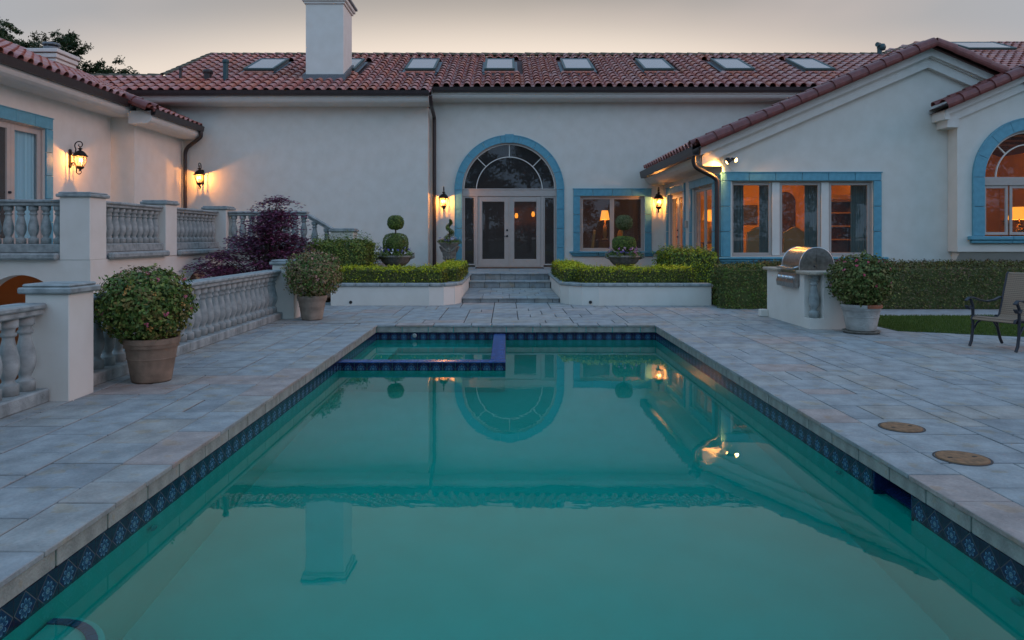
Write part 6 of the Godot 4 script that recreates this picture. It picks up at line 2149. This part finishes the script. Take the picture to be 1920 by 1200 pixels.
# ---------------------------------------------------------------- grill, chair, lids
func grill_island() -> void:
	var t := thing("grill_island", "stucco island with stone counter and a corner baluster", "counter", Vector3(4.76, 0, -11.61))
	# local: x to the east, -z away from the camera, origin at the near west corner
	csg_wall(t, "body", span_shape(Vector3(0, -0.01, 0), Vector3(0.80, 0.85, -1.92)), M.stucco, [["box", Vector3(-0.2, 0.17, 0.2), Vector3(0.21, 0.846, -0.235)], ["box", Vector3(-0.2, 0.64, -0.42), Vector3(0.62, 1.2, -1.22)]])
	var b := put(t, "baluster", baluster_mesh, M.baluster, Vector3(0.105, 0.172, -0.115))
	b.scale = Vector3(1.0, 1.052, 1.0)
	for q in [[Vector3(-0.07, 0.852, 0.07), Vector3(0.85, 0.905, -0.415)], [Vector3(-0.07, 0.852, -1.225), Vector3(0.85, 0.905, -1.97)], [Vector3(0.63, 0.852, -0.42), Vector3(0.85, 0.904, -1.22)]]:
		var s := B.new()
		s.span(q[0], q[1], 0.012)
		put(t, "counter_slab", s, M.counter)
	var g := thing("grill", "stainless steel barbecue grill with rounded hood set in the island", "grill", Vector3(4.76, 0, -11.61))
	var fb := B.new()
	fb.span(Vector3(-0.01, 0.655, -0.43), Vector3(0.60, 0.90, -1.21), 0.006)
	put(g, "firebox", fb, M.steel)
	var pn := B.new()
	pn.extrude(PackedVector2Array([Vector2(-0.012, 0.62), Vector2(-0.012, 0.845), Vector2(-0.055, 0.845), Vector2(-0.10, 0.70), Vector2(-0.085, 0.62)]), -1.20, -0.44)
	put(g, "control_panel", pn, M.steel)
	for i in 4:
		var k := B.new()
		k.lathe([Vector2(0.0, 0.05), Vector2(0.024, 0.048), Vector2(0.028, 0.01), Vector2(0.032, 0.0)], 16, Transform3D(Basis(Vector3(0, 0, 1), PI / 2 - 0.28), Vector3(-0.080, 0.775, -0.55 - i * 0.165)))
		put(g, "knob", k, M.chrome)
	var hood := B.new()
	var prof := PackedVector2Array()
	for i in 25:
		var a := PI * i / 24.0
		prof.append(Vector2(0.285 - cos(a) * 0.285, 0.905 + pow(sin(a), 0.8) * 0.37))
	hood.extrude(prof, -1.20, -0.44)
	put(g, "hood", hood, M.steel)
	var rimp := B.new()
	for e in [-0.438, -1.202]:
		var pts := []
		for i in 25:
			pts.append(Vector3(prof[i].x, prof[i].y, e))
		rimp.tube(pts, 0.007, 0.007, 6)
	put(g, "hood_rim", rimp, M.chrome)
	var se := B.new()
	se.span(Vector3(0.284, 0.91, -0.436), Vector3(0.287, 1.27, -0.4335))
	put(g, "hood_seam", se, M.black)
	var ho := B.new()
	ho.lathe([Vector2(0, 0.012), Vector2(0.016, 0.010), Vector2(0.018, 0)], 12, Transform3D(Basis(Vector3.RIGHT, PI / 2), Vector3(0.25, 0.97, -0.44)))
	put(g, "hinge_pin", ho, M.black)
	var hd := B.new()
	hd.tube([Vector3(-0.09, 0.935, -0.46), Vector3(-0.09, 0.935, -1.18)], 0.016, 0.016, 10)
	for z in [-0.5, -1.14]:
		hd.tube([Vector3(-0.09, 0.935, z), Vector3(0.02, 0.96, z)], 0.012, 0.012, 8)
	put(g, "handle", hd, M.chrome)
	var ft := B.new()
	ft.span(Vector3(-0.14, 0.0, -1.86), Vector3(0.0, 0.13, -1.99), 0.01)
	put(t, "foot_block", ft, M.stucco)

func patio_chair() -> void:
	# local: faces +z, seat 0.5 wide; the front feet at z = 0.30, the rear feet at z = -0.31
	var fwd := Vector3(-0.919, 0, 0.394)
	var t := thing("patio_chair", "patio armchair with woven tan sling and dark cast metal frame", "chair", Vector3(6.52, 0.0, -9.62), atan2(fwd.x, fwd.z))
	var prof := [Vector2(0.325, 0.365), Vector2(0.31, 0.395), Vector2(0.26, 0.405), Vector2(0.10, 0.385), Vector2(-0.08, 0.365), Vector2(-0.19, 0.37), Vector2(-0.235, 0.41), Vector2(-0.27, 0.52), Vector2(-0.32, 0.70), Vector2(-0.37, 0.86), Vector2(-0.395, 0.95), Vector2(-0.42, 0.965)]
	var s := B.new()
	for i in prof.size() - 1:
		var a: Vector2 = prof[i]
		var b: Vector2 = prof[i + 1]
		var n := (b - a).orthogonal().normalized() * 0.008
		for sg in [1.0, -1.0]:
			s.quad_out(Vector3(-0.26, a.y + n.y * sg, a.x + n.x * sg), Vector3(0.26, a.y + n.y * sg, a.x + n.x * sg), Vector3(0.26, b.y + n.y * sg, b.x + n.x * sg), Vector3(-0.26, b.y + n.y * sg, b.x + n.x * sg), Vector3(0, n.y * sg, n.x * sg))
	for i in [0, prof.size() - 1]:
		pass
	put(t, "sling", s, M.sling)
	for sx in [-1.0, 1.0]:
		var x: float = 0.275 * sx
		var rail := B.new()
		var pts := []
		for p in prof:
			pts.append(Vector3(x, p.y, p.x))
		rail.tube(pts, 0.017, 0.017, 8)
		put(t, "side_rail", rail, M.iron)
		var fl := B.new()
		fl.tube([Vector3(x * 1.08, 0.62, 0.31), Vector3(x * 1.08, 0.55, 0.27), Vector3(x * 1.08, 0.42, 0.265), Vector3(x * 1.08, 0.22, 0.27), Vector3(x * 1.08, 0.08, 0.295), Vector3(x * 1.08, 0.015, 0.33)], 0.019, 0.019, 8)
		put(t, "leg", fl, M.iron)
		var bl := B.new()
		bl.tube([Vector3(x * 1.08, 0.40, -0.20), Vector3(x * 1.08, 0.25, -0.22), Vector3(x * 1.08, 0.08, -0.28), Vector3(x * 1.08, 0.015, -0.32)], 0.019, 0.019, 8)
		put(t, "leg", bl, M.iron)
		var br := B.new()
		br.tube([Vector3(x * 1.08, 0.21, 0.268), Vector3(x * 1.08, 0.31, 0.19), Vector3(x * 1.08, 0.355, 0.08), Vector3(x * 1.08, 0.36, -0.02), Vector3(x * 1.08, 0.33, -0.13), Vector3(x * 1.08, 0.23, -0.22)], 0.013, 0.013, 8)
		put(t, "brace", br, M.iron)
		var arm := B.new()
		var ap := [Vector3(x * 1.1, 0.64, -0.30), Vector3(x * 1.12, 0.60, -0.18), Vector3(x * 1.14, 0.585, -0.03), Vector3(x * 1.14, 0.61, 0.12), Vector3(x * 1.14, 0.645, 0.24), Vector3(x * 1.14, 0.648, 0.32), Vector3(x * 1.14, 0.61, 0.375), Vector3(x * 1.14, 0.545, 0.375), Vector3(x * 1.14, 0.50, 0.335), Vector3(x * 1.14, 0.50, 0.285), Vector3(x * 1.14, 0.535, 0.27)]
		for i in ap.size() - 1:
			arm.beam(ap[i], ap[i + 1] + (ap[i + 1] - ap[i]).normalized() * 0.008, 0.052, 0.018, 0.006)
		put(t, "armrest", arm, M.iron)
	for q in [[0.385, 0.26], [0.36, -0.17], [0.955, -0.40]]:
		var c := B.new()
		c.tube([Vector3(-0.275, q[0] - 0.02, q[1]), Vector3(0.275, q[0] - 0.02, q[1])], 0.014, 0.014, 8)
		put(t, "cross_bar", c, M.iron)

func small_things() -> void:
	for q in [[Vector3(2.99, 0, -5.61), 0.145, "round tan lid in the paving farther along the pool edge", 0.3], [Vector3(2.97, 0, -4.83), 0.155, "round tan lid in the paving beside the pool skimmer", 0.1]]:
		var t := thing("deck_lid", q[2], "lid", q[0], q[3])
		var b := B.new()
		b.lathe([Vector2(q[1] + 0.002, -0.02), Vector2(q[1], 0.007), Vector2(q[1] - 0.012, 0.010), Vector2(0, 0.010)], 40)
		put(t, "cover", b, M.lid)
		var rg := B.new()
		rg.lathe([Vector2(q[1] + 0.016, -0.01), Vector2(q[1] + 0.016, 0.0045), Vector2(q[1] + 0.004, 0.0045)], 40)
		put(t, "rim", rg, M.grout)
		for sx in [-1.0, 1.0]:
			var h := B.new()
			h.box(Vector3(sx * q[1] * 0.55, 0.0105, 0), Vector3(0.028, 0.002, 0.018))
			put(t, "finger_hole", h, M.black)

# ---------------------------------------------------------------- trees
func broad_tree(label: String, at: Vector3, h: float, r: float, n: int) -> void:
	var t := thing("evergreen_tree", label, "tree", at, 0.0, "dark trees across the pool from the villa")
	var tr := B.new()
	tr.tube([Vector3.ZERO, Vector3(0.1, h * 0.4, 0), Vector3(-0.05, h * 0.75, 0.1), Vector3(0, h * 0.95, 0)], 0.28, 0.06, 10)
	put(t, "trunk", tr, M.bark)
	var b := B.new()
	var pal := [Color(0.035, 0.055, 0.016), Color(0.05, 0.07, 0.02), Color(0.025, 0.04, 0.012), Color(0.07, 0.075, 0.025)]
	var lim := B.new()
	for i in 46:
		var y := rng.randf_range(0.10, 1.0)
		var a := rng.randf() * TAU
		var rr := r * (0.25 + 0.75 * sin(PI * pow(y, 0.7))) * rng.randf_range(0.35, 1.0)
		var c := Vector3(cos(a) * rr, y * h, sin(a) * rr)
		lim.tube([Vector3(0, c.y * 0.85, 0), c], 0.06, 0.02, 5)
		leaf_blob(b, c, Vector3(1, 0.7, 1) * r * 0.34, n / 46, 0.34, pal, 2.0, 0.8, 0.2)
	put(t, "limbs", lim, M.bark)
	put(t, "crown", b, M.leaf)

func trees() -> void:
	# the cypress behind the west wing roof: flat sprays of foliage on long limbs
	var t := thing("cypress_tree", "dark spreading cypress rising behind the west wing roof", "tree", Vector3(-21.5, -0.07, -34.0))
	var tr := B.new()
	tr.tube([Vector3(0, 0, 0), Vector3(0.2, 4.0, 0), Vector3(-0.2, 7.5, 0.2), Vector3(-0.6, 9.2, 0)], 0.40, 0.08, 12)
	put(t, "trunk", tr, M.bark)
	var pal := [Color(0.035, 0.06, 0.02), Color(0.05, 0.08, 0.025), Color(0.025, 0.045, 0.015), Color(0.065, 0.085, 0.03)]
	var b := B.new()
	var tips := [Vector3(-2.6, 11.3, 1), Vector3(-1.2, 10.9, 0.5), Vector3(-1.9, 10.3, 1.5), Vector3(-0.4, 10.3, -0.5), Vector3(0.6, 10.0, 1), Vector3(1.4, 10.5, 0), Vector3(1.9, 9.9, 0.8), Vector3(2.5, 9.2, 0.5), Vector3(3.3, 9.15, 0), Vector3(2.1, 8.6, 0.5), Vector3(3.9, 8.75, 0.5), Vector3(3.0, 8.3, 1), Vector3(1.5, 9.2, 1.5), Vector3(4.6, 8.15, 0.3), Vector3(1.0, 8.2, 1), Vector3(0.2, 9.0, 1), Vector3(5.6, 8.0, 0.2), Vector3(-3.4, 10.6, 0.5), Vector3(-2.8, 9.4, 0.5), Vector3(-1.0, 9.2, 0.8)]
	for tip in tips:
		var root := Vector3(0, tip.y - 2.2, 0)
		var l := B.new()
		l.tube([root, root.lerp(tip, 0.55) + Vector3(0, -0.2, 0), tip], 0.10, 0.02, 6)
		put(t, "limb", l, M.bark)
		for j in 26:
			var k := rng.randf_range(0.45, 1.02)
			var c: Vector3 = root.lerp(tip, k) + Vector3(rng.randf_range(-0.6, 0.6), rng.randf_range(-0.12, 0.28), rng.randf_range(-0.6, 0.6))
			var out := Vector3(tip.x - root.x, 0.35, tip.z - root.z).normalized()
			for w in 85:
				var f := rng.randf()
				b.col = pick(pal)
				var d := (out + Vector3(rng.randf_range(-0.5, 0.5), rng.randf_range(-0.2, 0.5), rng.randf_range(-0.5, 0.5))).normalized()
				var nn := d.cross(Vector3(rng.randf_range(-1, 1), rng.randf_range(-1, 1), rng.randf_range(-1, 1))).normalized()
				b.leaf(c + d * f * 0.45 + Vector3(rng.randfn(0, 0.05), rng.randfn(0, 0.04), rng.randfn(0, 0.05)), nn, rng.randf() * TAU, 0.05, 0.15)
	put(t, "crown", b, M.leaf)
	# the wood across the pool, seen only as the dark mirror image in the door and window glass
	var k := 0
	for q in [[-17.0, 22.0, 11.0], [-11.5, 25.0, 12.5], [-6.5, 22.5, 11.0], [-2.0, 26.0, 12.0], [2.2, 22.5, 10.5], [6.5, 25.0, 12.5], [11.0, 22.0, 11.0], [16.0, 25.0, 12.0], [21.0, 23.0, 11.5], [27.0, 22.0, 11.0], [33.0, 24.0, 12.5], [39.0, 21.0, 11.5], [45.0, 23.0, 12.0], [-23.0, 24.0, 12.0], [-29.0, 22.0, 11.0], [30.0, 8.0, 11.0], [34.0, -2.0, 11.5]]:
		broad_tree("dark evergreen tree mirrored in the glass of the villa", Vector3(q[0], -0.07, q[1]), q[2], 3.4, 5500)
		k += 1
